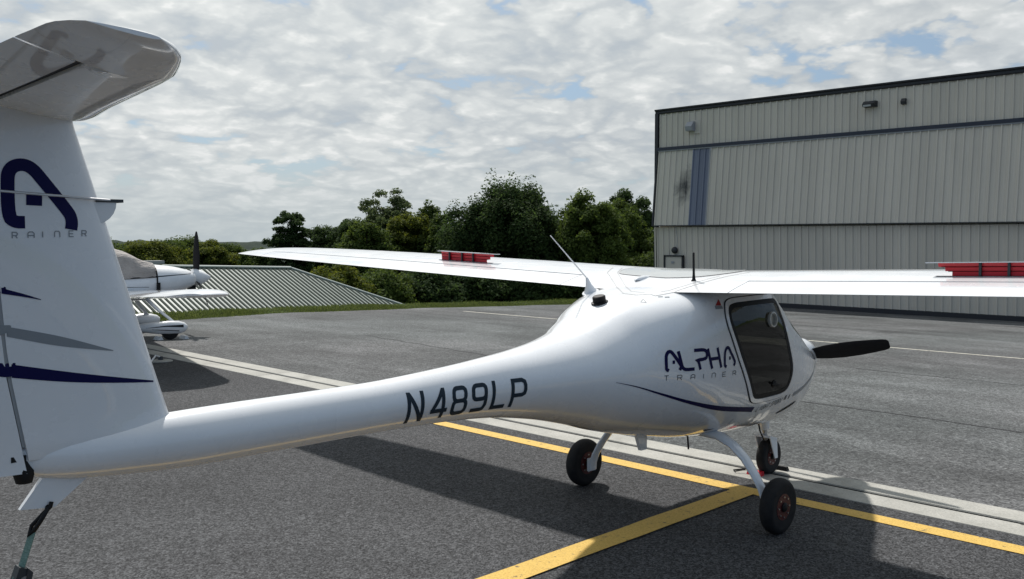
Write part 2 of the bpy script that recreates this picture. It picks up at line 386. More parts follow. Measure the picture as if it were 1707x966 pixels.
def build_strip():
    root = tag(empty('concrete_strip'), kind='structure')
    # slabs each side of a trench drain
    L = 3.6
    for x0, x1 in ((0.985, 1.235), (1.285, 1.535)):
        mb = MB(); w = x1 - x0; c = 0.006
        prof = [(0, -0.2), (0, -c), (c, 0.004), (w - c, 0.004), (w, -c), (w, -0.2)]
        mb.loft([[(px, y, pz) for px, pz in prof] for y in (0.004, L - 0.004)])
        o = mb.build('concrete_slab', 'concrete', root); o.location = (x0, -14.4, 0)
        for i in range(1, 9): share('concrete_slab', o.data, root, (x0, -14.4 + i * L, 0))
    mb = MB(); mb.box((1.26, 1.8, -0.10), (0.06, 33, 0.02)); mb.build('drain_channel', 'dark_trim', root)
    mb = MB()
    for y in np.arange(-14, 12, 0.045): mb.box((1.26, y, -0.022), (0.05, 0.016, 0.02))
    for x in (1.2385, 1.2815): mb.box((x, -1, -0.018), (0.006, 26, 0.028))
    tag(mb.build('drain_grate', 'dark_steel', root), kind='stuff')
build_strip()
def line(name, x0, x1, y0, y1, z0, z1, m):
    mb = MB(); n = 30
    pts = []
    if abs(y1 - y0) > abs(x1 - x0):
        rows = [(y0 + (y1-y0)*i/n) for i in range(n+1)]
        vs = []
        for y in rows:
            vs += [(x0 + rng.normal()*0.002, y, z0), (x1 + rng.normal()*0.002, y, z1)]
    else:
        rows = [(x0 + (x1-x0)*i/n) for i in range(n+1)]; vs = []
        for x in rows: vs += [(x, y0 + rng.normal()*0.002, z0), (x, y1 + rng.normal()*0.002, z1)]
    mb.add(vs, [(2*i, 2*i+1, 2*i+3, 2*i+2) for i in range(n)])
    return tag(mb.build(name, m), kind='structure')
line('yellow_line', 0.635, 0.785, -14, 4.6, 0.004, 0.004, 'yellow_line_paint')
line('yellow_line', -9.0, 0.66, -0.235, -0.055, 0.008, 0.008, 'yellow_line_paint')
line('white_line', 13.80, 13.93, -20, 17.6, far_z(13.80) + 0.005, far_z(13.93) + 0.005, 'white_line_paint')
def cracks():
    mb = MB()
    for (xa, ya, xb, yb) in ((5.9, 11.6, 5.2, 6.4), (5.2, 6.4, 4.6, -9.0), (9.4, -14, 9.2, 3), (18.5, -2, 18.9, 12)):
        n = 40; vs = []
        for i in range(n+1):
            t = i/n; x = xa + (xb-xa)*t + 0.03*math.sin(t*37) + rng.normal()*0.012; y = ya + (yb-ya)*t
            w = 0.010 + 0.012*rng.random(); vs += [(x-w, y, far_z(x)+0.004), (x+w, y, far_z(x)+0.004)]
        mb.add(vs, [(2*i, 2*i+1, 2*i+3, 2*i+2) for i in range(n)])
    tag(mb.build('sealed_cracks', 'asphalt_new'), kind='structure')
cracks()

def build_grass():
    n = 90000
    x = rng.uniform(-12, 31, n); s = np.abs(rng.normal(0, 1, n)) * 0.8 - 0.12; s = np.where(s < -0.12, 0, s)
    y = np.interp(x, ex, ey) + s
    keep = s < 5; x, y, s = x[keep], y[keep], s[keep]; n = len(x)
    z = np.array([terrain_z(a, b) for a, b in zip(x, y)]) - 0.01
    h = rng.uniform(0.03, 0.085, n) * (1 + 0.5*np.sin(x*1.7)*np.sin(x*0.6)); a = rng.uniform(0, 6.28, n); w = 0.012 + 0.012*rng.random(n)
    lx, ly = rng.normal(0, 0.05, n), rng.normal(0, 0.05, n)
    v = np.empty((n, 3, 3)); v[:, 0] = np.stack([x - w*np.cos(a), y - w*np.sin(a), z], 1); v[:, 1] = np.stack([x + w*np.cos(a), y + w*np.sin(a), z], 1)
    v[:, 2] = np.stack([x + lx, y + ly, z + h], 1)
    me = bpy.data.meshes.new('grass_verge'); me.vertices.add(3*n); me.vertices.foreach_set('co', v.ravel())
    me.loops.add(3*n); me.loops.foreach_set('vertex_index', np.arange(3*n)); me.polygons.add(n)
    me.polygons.foreach_set('loop_start', np.arange(0, 3*n, 3)); me.update()
    att = me.attributes.new('leaf_tone', 'FLOAT', 'FACE'); att.data.foreach_set('value', rng.random(n).astype(np.float32))
    me.materials.append(MATS['grass_blade']); o = bpy.data.objects.new('grass_verge', me); COL.objects.link(o)
    tag(o, 'strip of short green grass along the edge of the asphalt', 'grass', kind='stuff')
build_grass()

# ------------------------------------------------------------------ hangar
def build_hangar():
    WX, ZB, YL, YR = 29.44, -1.08, 21.83, -8.0
    P = 0.305
    root = tag(empty('hangar', (WX, YL, ZB)), 'large tan metal hangar with ribbed panels and a folding door', 'hangar')
    def T(x, y, z): return (x - WX, y - YL, z - ZB)
    mb = MB(); mb.box(T(WX + 10.15, (YL+YR)/2, 3.0), (20, YL-YR-0.1, 8.16)); mb.build('building_core', 'hangar_door_paint', root)
    def panel_mesh(h, m, name):
        mb = MB(); prof = [(0, 0), (0.0, -0.012)]
        # profile across the panel (y to the right = minus y), x toward camera negative
        pts = [(0.0, 0), (0.018, -0.048), (0.058, -0.048), (0.076, 0), (0.135, 0), (0.14, -0.006), (0.155, -0.006), (0.16, 0), (0.215, 0), (0.22, -0.006), (0.235, -0.006), (0.24, 0), (P, 0)]
        n = len(pts)
        vs = [(x, -y, 0) for y, x in pts] + [(x, -y, h) for y, x in pts]
        mb.add(vs, [(i, i+1, n+i+1, n+i) for i in range(n-1)])
        mb.build('tmp', m); o = bpy.data.objects['tmp']; me = o.data; bpy.data.objects.remove(o); me.name = name; return me
    npan = int((YL - 0.12 - YR) / P)
    # wall above the door
    wall = MB().box(T(WX + 0.08, (YL+YR)/2, 6.6), (0.12, YL-YR, 1.7)).build('wall', 'hangar_door_paint', root)
    me = panel_mesh(7.32 - 5.80, 'hangar_panel', 'wall_panel')
    for i in range(npan): share('metal_panel', me, wall, T(WX + 0.015, YL - 0.12 - i*P, 5.80))
    # two folding leaves
    def leaf(z0, z1, x0, x1, special):
        hgt = math.hypot(z1 - z0, x1 - x0); ang = math.atan2(x1 - x0, z1 - z0)
        lf = MB().box((0.05, -(YL-YR)/2, hgt/2), (0.05, YL-YR-0.1, hgt - 0.01)).build('door_leaf', 'hangar_door_paint', root)
        lf.location = T(x0, YL, z0); lf.rotation_euler = (0, ang, 0)
        a = panel_mesh(hgt, 'hangar_panel', 'leaf_panel'); b = panel_mesh(hgt, 'blue_panel', 'leaf_panel_blue'); c = panel_mesh(hgt, 'stained_panel', 'leaf_panel_stained')
        for i in range(npan):
            k = a
            if special:
                if i in (6, 7, 8): k = b
                elif i in (3, 4, 5): k = c
            share('metal_panel', k, lf, (0.015, -0.10 - i*P, 0))
        if special:
            y0 = -0.10 - 9*P
            MB().box((-0.03, y0 + 0.0, hgt/2), (0.05, 0.05, hgt-0.02)).build('panel_trim', 'light_trim', lf)
            MB().box((-0.01, -(YL-YR)/2, hgt - 0.02), (0.08, YL-YR, 0.05)).build('head_trim', 'light_trim', lf)
        MB().box((0.0, -(YL-YR)/2, 0.012), (0.07, YL-YR-0.06, 0.03)).build('hinge_rail', 'dark_trim', lf)
        MB().box((0.0, -0.03, hgt/2), (0.09, 0.08, hgt)).build('edge_trim', 'dark_trim' if special else 'hangar_door_paint', lf)
        return lf
    up = leaf(2.28, 5.66, 29.10, 29.42, True)
    lo = leaf(-0.93, 2.22, 29.44, 29.30, False)
    MB().box(T(WX - 0.02, (YL+YR)/2, 5.735), (0.16, YL-YR, 0.13)).build('header_beam', 'navy_trim', root)
    MB().box(T(WX - 0.06, (YL+YR)/2, -1.0), (0.12, YL-YR-0.2, 0.17)).build('rubber_seal', 'dark_trim', root)
    # eave gutter, corner trim, roof
    mb = MB(); prof = [(0.3, 7.30), (-0.04, 7.30), (-0.06, 7.34), (-0.06, 7.42), (-0.13, 7.46), (-0.13, 7.51), (0.3, 7.55)]
    mb.loft([[T(WX + a, y, b) for a, b in prof] for y in (YL + 0.09, YR)]); mb.build('eave_trim', 'dark_trim', root)
    MB().box(T(WX - 0.015, YL + 0.0, 3.13), (0.16, 0.17, 8.40)).build('corner_trim', 'dark_trim', root)
    MB().box(T(WX + 10.2, (YL+YR)/2, 7.36), (20.3, YL-YR+0.1, 0.3)).build('roof', 'dark_trim', root)
    # walk-in door let into the lower leaf
    d = MB().box(T(29.27, 20.74, -0.04), (0.06, 0.90, 1.90)).build('walk_in_door', 'hangar_door_paint', root)
    mb = MB()
    for yy in (20.26, 21.22): mb.box(T(29.25, yy, -0.02), (0.12, 0.06, 2.0))
    mb.box(T(29.25, 20.74, 0.95), (0.12, 1.02, 0.06)); mb.build('frame', 'dark_trim', d)
    MB().box(T(29.20, 20.40, 0.0), (0.08, 0.12, 0.04)).build('handle', 'steel', d)
    MB().box(T(29.215, 20.78, 0.66), (0.012, 0.16, 0.10)).build('sign_plate', 'light_trim', d)
    # lamps, vent hood, camera box, conduit
    l = MB(); l.lathe([(0, 0.15), (0.05, 0.15), (0.10, 0.13), (0.13, 0.08)], T(29.28, 20.70, 1.20), (-1, 0, 0), 20); l.build('bulkhead_lamp', 'dark_trim', root, 40)
    MB().tube([T(29.27, 20.6, 1.3), T(29.25, 20.55, 1.7), T(29.24, 20.65, 2.25)], 0.012, 6).build('conduit', 'light_trim', root, 50)
    def hood(y, z, w, h, dpt, m, name):
        mb = MB(); prof = [(0, h/2), (-dpt*0.55, h/2), (-dpt, 0.0), (-dpt*0.9, -h*0.45), (0, -h/2)]
        mb.loft([[T(WX + a, y + yy, z + b) for a, b in prof] for yy in (-w/2, w/2)])
        return mb.build(name, m, root)
    hood(19.95, 6.60, 0.33, 0.42, 0.34, 'light_trim', 'vent_hood')
    MB().box(T(WX - 0.02, 19.78, 6.58), (0.05, 0.52, 0.58)).build('vent_flange', 'hangar_door_paint', root)
    wl = hood(11.95, 6.77, 0.46, 0.22, 0.32, 'dark_trim', 'wall_lamp')
    MB().box(T(WX - 0.25, 12.0, 6.72), (0.12, 0.30, 0.10)).build('lens', 'lens_glass', wl)
    hood(10.72, 6.75, 0.16, 0.22, 0.16, 'dark_trim', 'alarm_box')
build_hangar()

# ------------------------------------------------------------------ green-roofed building below the bank
def build_green():
    Cc = np.array([-5.067, -3.585, 1.8]); B = Cc + (np.array([14.21, 28.01, 0.57]) - Cc) * 1.45
    d = np.array([0.06, -1.0]); d /= np.linalg.norm(d); r = np.array([-d[1], d[0]])
    tn, tilt = 0.44, -0.035          # roof pitch; the ridge falls slightly along its length
    W = 7.5; Lr = 26.0
    root = tag(empty('metal_roof_building', (B[0], B[1], -6.0)), 'low building with pale green ribbed metal hip roof below the grass bank', 'building')
    def Pt(a, b, dz=0.0):   # a along ridge from hip point, b down slope
        p = B[:2] + r*a + d*b; return (p[0] - B[0], p[1] - B[1], B[2] + tilt*a - tn*b + dz + 6.0)
    base = MB(); base.add([Pt(-Lr, 0, -.05), Pt(0, 0, -.05), Pt(W, W, -.05 - tilt*0), Pt(-Lr, W, -.05)], [(0, 1, 2, 3)])
    # rear slope and hip end
    def Pb(a, b):
        p = B[:2] + r*a - d*b; return (p[0]-B[0], p[1]-B[1], B[2] + tilt*a - tn*b + 6.0 - 0.05)
    base.add([Pt(0, 0, -.05), Pb(W, W), Pt(W, W, -.05)], [(0, 1, 2)]); base.add([Pt(-Lr, 0, -.05), Pt(0, 0, -.05), Pb(W, W), Pb(-Lr, W)], [(3, 2, 1, 0)])
    roof = base.build('roof', 'roof_cap', root)
    p = 0.285; n = 0
    a = -Lr
    while a < W - 0.15:
        a1 = a + p
        b0, b1 = max(0, a), max(0, a1)
        if b1 < W - 0.05:
            mb = MB(); g = 0.060
            mb.loft([[Pt(a + g, b0 + 0.05, -.02), Pt(a + g, b0 + 0.05, .015), Pt(a1 - g, b1 + 0.05, .015), Pt(a1 - g, b1 + 0.05, -.02)],
                     [Pt(a + g, W, -.02), Pt(a + g, W, .015), Pt(a1 - g, W, .015), Pt(a1 - g, W, -.02)]])
            mb.build('roof_panel', 'roof_panel', roof)
            sm = MB(); sm.loft([[Pt(a1 - g, b1, -.02), Pt(a1 - g, b1, .05), Pt(a1 + g, b1, .05), Pt(a1 + g, b1, -.02)],
                     [Pt(a1 - g, W, -.02), Pt(a1 - g, W, .05), Pt(a1 + g, W, .05), Pt(a1 + g, W, -.02)]])
            sm.build('roof_rib', 'roof_seam', roof)
        a = a1
    MB().tube([Pt(-Lr, 0, 0.04), Pt(0.0, 0, 0.04)], 0.16, 8, 0.55, up=(0, 0, 1)).build('ridge_cap', 'roof_cap', roof, 30)
    MB().tube([Pt(0, 0, 0.04), Pt(W, W, 0.04)], 0.11, 8, 0.6, up=(0, 0, 1)).build('hip_cap', 'roof_cap', roof, 30)
    c = Pt(-Lr/2 + W/2, 0); zt = Pt(0, W)[2] - 0.1
    ang = math.atan2(r[1], r[0]); R = Matrix.Rotation(ang, 3, 'Z')
    MB().box((c[0], c[1], zt/2), (Lr + W - 1.2, 2*W - 1.4, zt), R).build('wall', 'wall_siding', root)
    vent = MB(); q = Pt(-9, 0, 0.1); vent.box((q[0], q[1] , q[2] + 0.1), (2.8, 0.5, 0.16), R); vent.build('ridge_vent', 'light_trim', roof)
build_green()

# ------------------------------------------------------------------ trees
def make_tree(name, x, y, ztop, r, base, leaf, label, group, seed, n_lobes=240, per=270, leafsize=0.125, low=0.12, spiky=0.0, airy=0.0, lobe=0.24):
    g = np.random.default_rng(seed); H = ztop - base
    root = tag(empty(name, (x, y, base)), label, 'tree', group)
    cz = H * (0.5 + low/2); rz = H * (0.5 - low/2)
    # lobes through an uneven crown, more of them towards its skin
    u = g.normal(size=(n_lobes, 3)); u /= np.linalg.norm(u, axis=1)[:, None]
    rr = g.uniform(0.06, 1.0, n_lobes) ** 0.5
    lr = lobe * r * g.uniform(0.65, 1.35, n_lobes) * (1 - 0.25*airy)
    wob = 1 + 0.22*np.sin(3*np.arctan2(u[:, 1], u[:, 0]) + seed) * (1 - np.abs(u[:, 2])) + g.normal(0, 0.10, n_lobes)
    taper = np.where(u[:, 2] > 0.0, 1 - 0.15*u[:, 2], 1.0)
    hz_ = np.sqrt(np.maximum(1e-6, 1 - u[:, 2]**2)); sh = (1 - np.abs(u[:, 2])**2.5)**(1/2.5) / hz_; u[:, 0] *= sh; u[:, 1] *= sh
    c = u * rr[:, None] * np.stack([(r - 0.6*lr)*wob*taper, (r - 0.6*lr)*wob*taper, (rz - 0.5*lr)], 1)
    c[:, 2] += cz
    pts, nrm = [], []
    for i in range(n_lobes):
        k = int(per * (lr[i]/(lobe*r))**2)
        v = g.normal(size=(k, 3)); v /= np.linalg.norm(v, axis=1)[:, None]; v[:, 2] = np.where(v[:, 2] < -0.3, -v[:, 2]*0.5, v[:, 2])
        d = g.uniform(0.25, 1.12, k) ** 0.6
        sp = np.array([1, 1, 0.85 + spiky*g.uniform(0, 1.6)])
        pts.append(c[i] + v*d[:, None]*lr[i]*sp); nrm.append(v + np.array([0, 0, 0.5]))
    pts = np.concatenate(pts); nrm = np.concatenate(nrm); n = len(pts)
    nrm += g.normal(0, 0.65, (n, 3)); nrm /= np.linalg.norm(nrm, axis=1)[:, None]
    a = np.cross(nrm, g.normal(size=(n, 3))); a /= np.linalg.norm(a, axis=1)[:, None]; b = np.cross(nrm, a)
    s = leafsize * g.uniform(0.6, 1.35, n)[:, None]
    v = np.empty((n, 3, 3)); v[:, 0] = pts - a*s; v[:, 1] = pts + a*s*0.7 - b*s*0.62; v[:, 2] = pts + a*s*0.7 + b*s*0.62
    me = bpy.data.meshes.new('crown'); me.vertices.add(3*n); me.vertices.foreach_set('co', v.ravel()); me.loops.add(3*n)
    me.loops.foreach_set('vertex_index', np.arange(3*n)); me.polygons.add(n); me.polygons.foreach_set('loop_start', np.arange(0, 3*n, 3)); me.update()
    att = me.attributes.new('leaf_tone', 'FLOAT', 'FACE'); att.data.foreach_set('value', np.clip(g.normal(0.5, 0.25, n), 0, 1).astype(np.float32))
    me.materials.append(MATS[leaf]); o = bpy.data.objects.new('crown', me); COL.objects.link(o); o.parent = root
    tb = MB(); R0 = 0.035*H + 0.05
    tb.tube([(0, 0, -0.3), (0.04*r, 0, H*0.2), (-0.05*r, 0.04*r, H*0.45), (0.03*r, 0, H*0.8)], [R0*1.25, R0*0.85, R0*0.6, R0*0.12], 8)
    for i in range(7):
        q = c[g.integers(0, n_lobes)]; z0 = H*g.uniform(0.2, 0.5)
        tb.tube([(0, 0, z0), (q[0]*0.5, q[1]*0.5, z0 + (q[2]-z0)*0.6), tuple(q)], [R0*0.4, R0*0.25, R0*0.06], 6)
    tb.build('trunk', 'bark', root, 50)
CAM = np.array([-5.067, -3.585, 1.8])
def sc(p, k): q = CAM + (np.array(p) - CAM)*k; return q
BK = 'trees standing beyond the grass bank'
T = 1.45
spec = [
 # name, (x,y,ztop), radius, scale, leaf, label, group, opts
 ('hedge_tree', (22.2, 66.6, 1.6), 2.6, 'leaf_mid'), ('hedge_tree', (24.2, 63.5, 1.75), 2.3, 'leaf_yellow'), ('hedge_tree', (27.5, 65.6, 1.98), 2.5, 'leaf_mid'),
 ('hedge_tree', (26.2, 58.5, 1.75), 1.7, 'leaf_yellow'), ('hedge_tree', (29.0, 61.0, 1.35), 1.9, 'leaf_mid'), ('hedge_tree', (28.3, 55.2, 0.95), 1.5, 'leaf_mid')]
sd_i = 100
HL = ('green tree behind the cloth cover of the parked airplane', 'yellow green tree behind the cowling of the parked airplane', 'tallest tree of the low row, behind the parked airplane',
      'yellow green tree behind the propeller of the parked airplane', 'low green tree between that propeller and the far wing tip', 'lowest tree of the row, under the far wing tip')
for (nm, p, r, lf), hl in zip(spec, HL):
    q = sc(p, T); make_tree('leafy_tree', q[0], q[1], q[2], r*T*1.15, -6.0, lf, hl, 'low row of trees behind the covered airplane', sd_i, 230, 280, 0.125); sd_i += 1
def one(label, p, r, lf, group=None, k=T, **kw):
    global sd_i
    q = sc(p, k); make_tree('leafy_tree', q[0], q[1], q[2], r*k, -6.0, lf, label, group, sd_i, **kw); sd_i += 1
one('dark open-branched tree standing alone at the end of the tree line', (28.17, 50.79, 3.62), 1.7, 'leaf_dark', n_lobes=200, per=210, airy=0.4, lobe=0.2)
one('dark low tree beside the lone open-branched tree', (32.0, 52.8, 2.5), 2.1, 'leaf_dark')
one('dark rounded tree between the lone tree and the tall pale tree', (32.3, 49.9, 3.1), 1.7, 'leaf_dark')
one('tall pale green airy tree rising above its neighbours', (31.5, 44.8, 4.95), 2.4, 'leaf_light', n_lobes=260, per=210, airy=0.35, lobe=0.2)
one('rounded green tree below the tall pale tree', (25.9, 38.9, 2.6), 2.0, 'leaf_mid', spiky=0.4)
one('yellow green pointed tree beside the tall pale tree', (28.7, 39.0, 3.3), 1.7, 'leaf_yellow', spiky=0.7)
one('mid green narrow tree next to the biggest tree', (30.85, 39.7, 3.55), 1.5, 'leaf_mid', spiky=0.9)
one('mid green shrubby tree leaning on the flank of the biggest tree', (29.6, 36.8, 3.0), 1.5, 'leaf_mid', spiky=0.7)
one('biggest tree, broad dark green rounded crown with upright shoots', (30.0, 32.1, 4.35), 3.6, 'leaf_dark', n_lobes=520, per=300, spiky=0.9, lobe=0.16)
one('medium green tree on the shoulder of the biggest tree', (31.4, 27.4, 4.05), 2.3, 'leaf_mid', n_lobes=300, spiky=0.4, lobe=0.2)
one('dark tree next to the hangar corner', (39.3, 31.2, 4.5), 2.0, 'leaf_dark', n_lobes=260, per=260, airy=0.2, spiky=0.5, lobe=0.2)
one('low green tree half hidden behind the hangar corner', (37.5, 27.6, 2.3), 2.0, 'leaf_mid')
one('green tree filling the gap between the biggest tree and the hangar corner', (36.0, 29.4, 3.9), 2.3, 'leaf_mid')
one('dark green tree seen between the pointed trees and the biggest tree', (34.2, 38.0, 3.1), 2.2, 'leaf_dark')
one('dark green tree behind the yellow green pointed tree', (31.5, 47.5, 2.9), 2.2, 'leaf_dark')
for p, r, lf, lb in (((15.6, 27.2, 0.75), 1.9, 'leaf_yellow', 'yellow green bushy tree just behind the hip end of the green roof'), ((18.0, 27.4, 0.5), 2.0, 'leaf_mid', 'mid green bushy tree right of the yellow green one behind the roof'),
        ((20.7, 27.2, 0.6), 2.0, 'leaf_dark', 'low dark bushy tree under the raised airbrake of the far wing'), ((22.9, 26.6, 0.75), 2.0, 'leaf_dark', 'low dark bushy tree in front of the biggest tree'),
        ((24.9, 25.0, 0.8), 2.0, 'leaf_dark', 'low dark bushy tree behind the white whip aerial'), ((27.4, 23.7, 0.8), 2.0, 'leaf_dark', 'low dark bushy tree below the medium green tree'), ((30.6, 23.4, 1.2), 1.8, 'leaf_mid', 'mid green bushy tree at the hangar end of the grass verge')):
    one(lb, p, r, lf, 'low bushy trees at the foot of the tree line', k=1.62, low=0.0)
def far_hills():
    for R, z0, amp, ph in ((700, -8.0, 3.0, 0.4), (1300, -7, 5.0, 2.0)):
        mb = MB(); n = 260; vs = []; dpt = (0, 60, 140)
        for i in range(n+1):
            a = rad(10) + rad(110) * i / n
            h = z0 + amp * (0.5*math.sin(a*5 + ph) + 0.3*math.sin(a*13 + ph*2)) + rng.normal()*1.1
            for d, hh in zip(dpt, (-30, h*0.6 - 4, h)):
                vs.append(((R + d)*math.cos(a), (R + d)*math.sin(a), hh))
        mb.add(vs, [(3*i+j, 3*i+3+j, 3*i+4+j, 3*i+1+j) for i in range(n) for j in range(2)])
        tag(mb.build('hills', 'far_woods', smooth=60), kind='structure')
far_hills()

# ------------------------------------------------------------------ the light aircraft
plane = tag(empty('light_aircraft', (0, 0, 0)), 'white high-wing light aircraft with T-tail, blue lettering and raised red airbrakes', 'airplane')
FT = [ # x, bottom, top, half width, widest height, upper exponent, lower exponent
 (-4.00, .945, 1.050, .020, 1.000, 2.0, 2.0), (-3.94, .925, 1.070, .042, .995, 2.0, 2.0), (-3.75, .893, 1.085, .080, .985, 2.0, 2.0), (-3.30, .866, 1.100, .112, .982, 2.0, 2.0), (-2.50, .868, 1.108, .119, .988, 2.0, 2.0),
 (-2.10, .862, 1.128, .132, .995, 2.0, 2.0), (-1.75, .842, 1.156, .160, 1.00, 2.0, 2.0), (-1.40, .788, 1.195, .220, 1.00, 2.0, 2.0),
 (-1.10, .715, 1.255, .305, 1.00, 2.05, 2.0), (-.90, .655, 1.335, .380, 1.00, 2.2, 2.05), (-.72, .610, 1.408, .445, 1.01, 2.7, 2.1), (-.45, .556, 1.462, .520, 1.02, 3.8, 2.2),
 (-.20, .512, 1.500, .545, 1.02, 4.6, 2.3), (.10, .480, 1.572, .550, 1.02, 4.6, 2.3), (.32, .466, 1.580, .550, 1.01, 4.0, 2.3), (.50, .458, 1.500, .545, 1.00, 3.2, 2.3),
 (.75, .456, 1.300, .525, .98, 2.6, 2.3), (1.00, .475, 1.125, .465, .93, 2.4, 2.3), (1.20, .530, 1.065, .385, .88, 2.3, 2.2), (1.40, .615, 1.020, .290, .86, 2.2, 2.1),
 (1.52, .700, .975, .210, .855, 2.1, 2.0), (1.58, .745, .955, .155, .855, 2.0, 2.0)]
FX = [r[0] for r in FT]; FF = [pchip(FX, [r[i] for r in FT]) for i in range(1, 7)]
NTH = 112
def fring(x):
    zb, zt, hw, zm, nu, nl = (f(x) for f in FF); out = []
    for j in range(NTH):
        t = 2*math.pi*j/NTH; c, s = math.cos(t), math.sin(t); n = nu if s >= 0 else nl
        yy = math.copysign(abs(c)**(2/n), c)*hw; zz = zm + math.copysign(abs(s)**(2/n), s)*((zt - zm) if s >= 0 else (zm - zb))
        out.append((x, yy, zz))
    return out
FSX = sorted(set([round(v, 4) for v in list(np.arange(-4.0, -1.7, 0.08)) + list(np.arange(-1.7, 1.58, 0.025))] + [1.58]))
FR = [fring(x) for x in FSX]
fv = [p for r in FR for p in r]; full = []
for i in range(len(FR)-1):
    for j in range(NTH): full.append((i*NTH+j, i*NTH+(j+1) % NTH, (i+1)*NTH+(j+1) % NTH, (i+1)*NTH+j))
BV = BVHTree.FromPolygons([Vector(p) for p in fv], full)
def inpoly(x, z, P):
    c = False; n = len(P)
    for i in range(n):
        (x1, z1), (x2, z2) = P[i], P[(i+1) % n]
        if (z1 > z) != (z2 > z) and x < (x2-x1)*(z-z1)/(z2-z1) + x1: c = not c
    return c
def inset(P, d):
    out = []; n = len(P); A = sum(P[i][0]*P[(i+1) % n][1] - P[(i+1) % n][0]*P[i][1] for i in range(n)); sg = 1 if A > 0 else -1
    for i in range(n):
        p0, p1, p2 = (Vector(P[(i+k) % n]) for k in (-1, 0, 1)); a = (p1-p0).normalized(); b = (p2-p1).normalized()
        nn = (Vector((-a.y, a.x)) + Vector((-b.y, b.x))); nn.normalize(); k = max(0.5, nn.dot(Vector((-a.y, a.x)))); q = p1 + nn*(d*sg/k); out.append((q.x, q.y))
    return out
def smoothpoly(P, it=3):
    for _ in range(it):
        Q = []
        for i in range(len(P)):
            a, b = P[i], P[(i+1) % len(P)]; Q += [(a[0]*.75+b[0]*.25, a[1]*.75+b[1]*.25), (a[0]*.25+b[0]*.75, a[1]*.25+b[1]*.75)]
        P = Q
    return P
def resample(P, d=0.03):
    out = []; n = len(P)
    for i in range(n):
        a, b = P[i], P[(i+1) % n]; k = max(1, int(math.hypot(b[0]-a[0], b[1]-a[1])/d))
        out += [(a[0]+(b[0]-a[0])*j/k, a[1]+(b[1]-a[1])*j/k) for j in range(k)]
    return out
# outline of the door's pane, seen from the side (x forward, z up)
DOOR = [(-.123, 1.391), (.0, 1.396), (.104, 1.399), (.28, 1.400), (.395, 1.396), (.425, 1.34), (.455, 1.27), (.505, 1.131), (.567, .986), (.588, .92), (.582, .856), (.555, .790), (.48, .772), (.349, .770), (.179, .768), (.112, .800), (-.026, .987), (-.124, 1.162), (-.195, 1.294), (-.180, 1.37)]
VENT, LATCH = (.289, 1.271), (.348, .85)
BRK, BRT = (1.67, 2.34), 0.60
PANE = smoothpoly(DOOR, 3)
HOLE = inset(PANE, 0.020)
WS_X0, WS_X1 = 0.50, 1.05
shell, wind = MB(), MB()
sf, wf = [], []
for i in range(len(FR)-1):
    xm = (FSX[i] + FSX[i+1]) / 2
    for j in range(NTH):
        f = full[i*NTH+j]; ym = sum(fv[k][1] for k in f)/4; zm = sum(fv[k][2] for k in f)/4
        th = 360*(j+.5)/NTH
        if (0.625 if min(th, 180 - th) < 42 else WS_X0) <= xm <= WS_X1 and 21 < th < 159: wf.append(f)
        elif abs(ym) > 0.2 and inpoly(xm, zm, HOLE): continue
        else: sf.append(f)
shell.add(fv, sf); shell.add(FR[-1], [tuple(range(NTH))]); shell.add(FR[0], [tuple(range(NTH))[::-1]])
fus = shell.build('fuselage', 'white_gelcoat', plane, 45)
wo = MB().add(fv, wf).build('windscreen', 'clear_glass', plane, 45)
for o in (fus, wo):
    bm = bmesh.new(); bm.from_mesh(o.data); bmesh.ops.delete(bm, geom=[v for v in bm.verts if not v.link_faces], context='VERTS'); bm.to_mesh(o.data); bm.free()

def hit(bv, x, z, side=-1, off=0.002):
    loc, n, i, d = bv.ray_cast(Vector((x, side*3.0, z)), Vector((0, -side, 0)))
    if loc is None:
        loc, n, i, d = bv.find_nearest(Vector((x, side*0.3, z)))
    if n.y*side < 0: n = -n
    return loc + n*off, n
def hit_down(bv, x, y, off=0.002):
    loc, n, i, d = bv.ray_cast(Vector((x, y, 4)), Vector((0, 0, -1)))
    if loc is None: loc, n, i, d = bv.find_nearest(Vector((x, y, 1.5)))
    if n.z < 0: n = -n
    return loc + n*off
def fill_poly(P, fn, cuts=0.035):
    """fill a 2-D outline with a fine triangle grid and lay it on a surface with fn(x, z)"""
    bm = bmesh.new(); P = resample(P, cuts); vs = [bm.verts.new((p[0], p[1], 0)) for p in P]
    es = [bm.edges.new((vs[i], vs[(i+1) % len(vs)])) for i in range(len(vs))]
    bmesh.ops.triangle_fill(bm, use_beauty=True, use_dissolve=False, edges=es)
    for _ in range(4):
        lo = [e for e in bm.edges if e.calc_length() > cuts*1.6]
        if not lo: break
        bmesh.ops.subdivide_edges(bm, edges=lo, cuts=1); bmesh.ops.triangulate(bm, faces=bm.faces)
    bm.verts.index_update(); bm.verts.ensure_lookup_table()
    v = [tuple(fn(q.co.x, q.co.y)) for q in bm.verts]; f = [tuple(w.index for w in fc.verts) for fc in bm.faces]; bm.free(); return v, f
def band(P, Q, fn, closed=True):
    """strip between two outlines of equal length"""
    n = len(P); v = [tuple(fn(*p)) for p in P] + [tuple(fn(*q)) for q in Q]
    return v, [(i, (i+1) % n, n+(i+1) % n, n+i) for i in range(n if closed else n-1)]
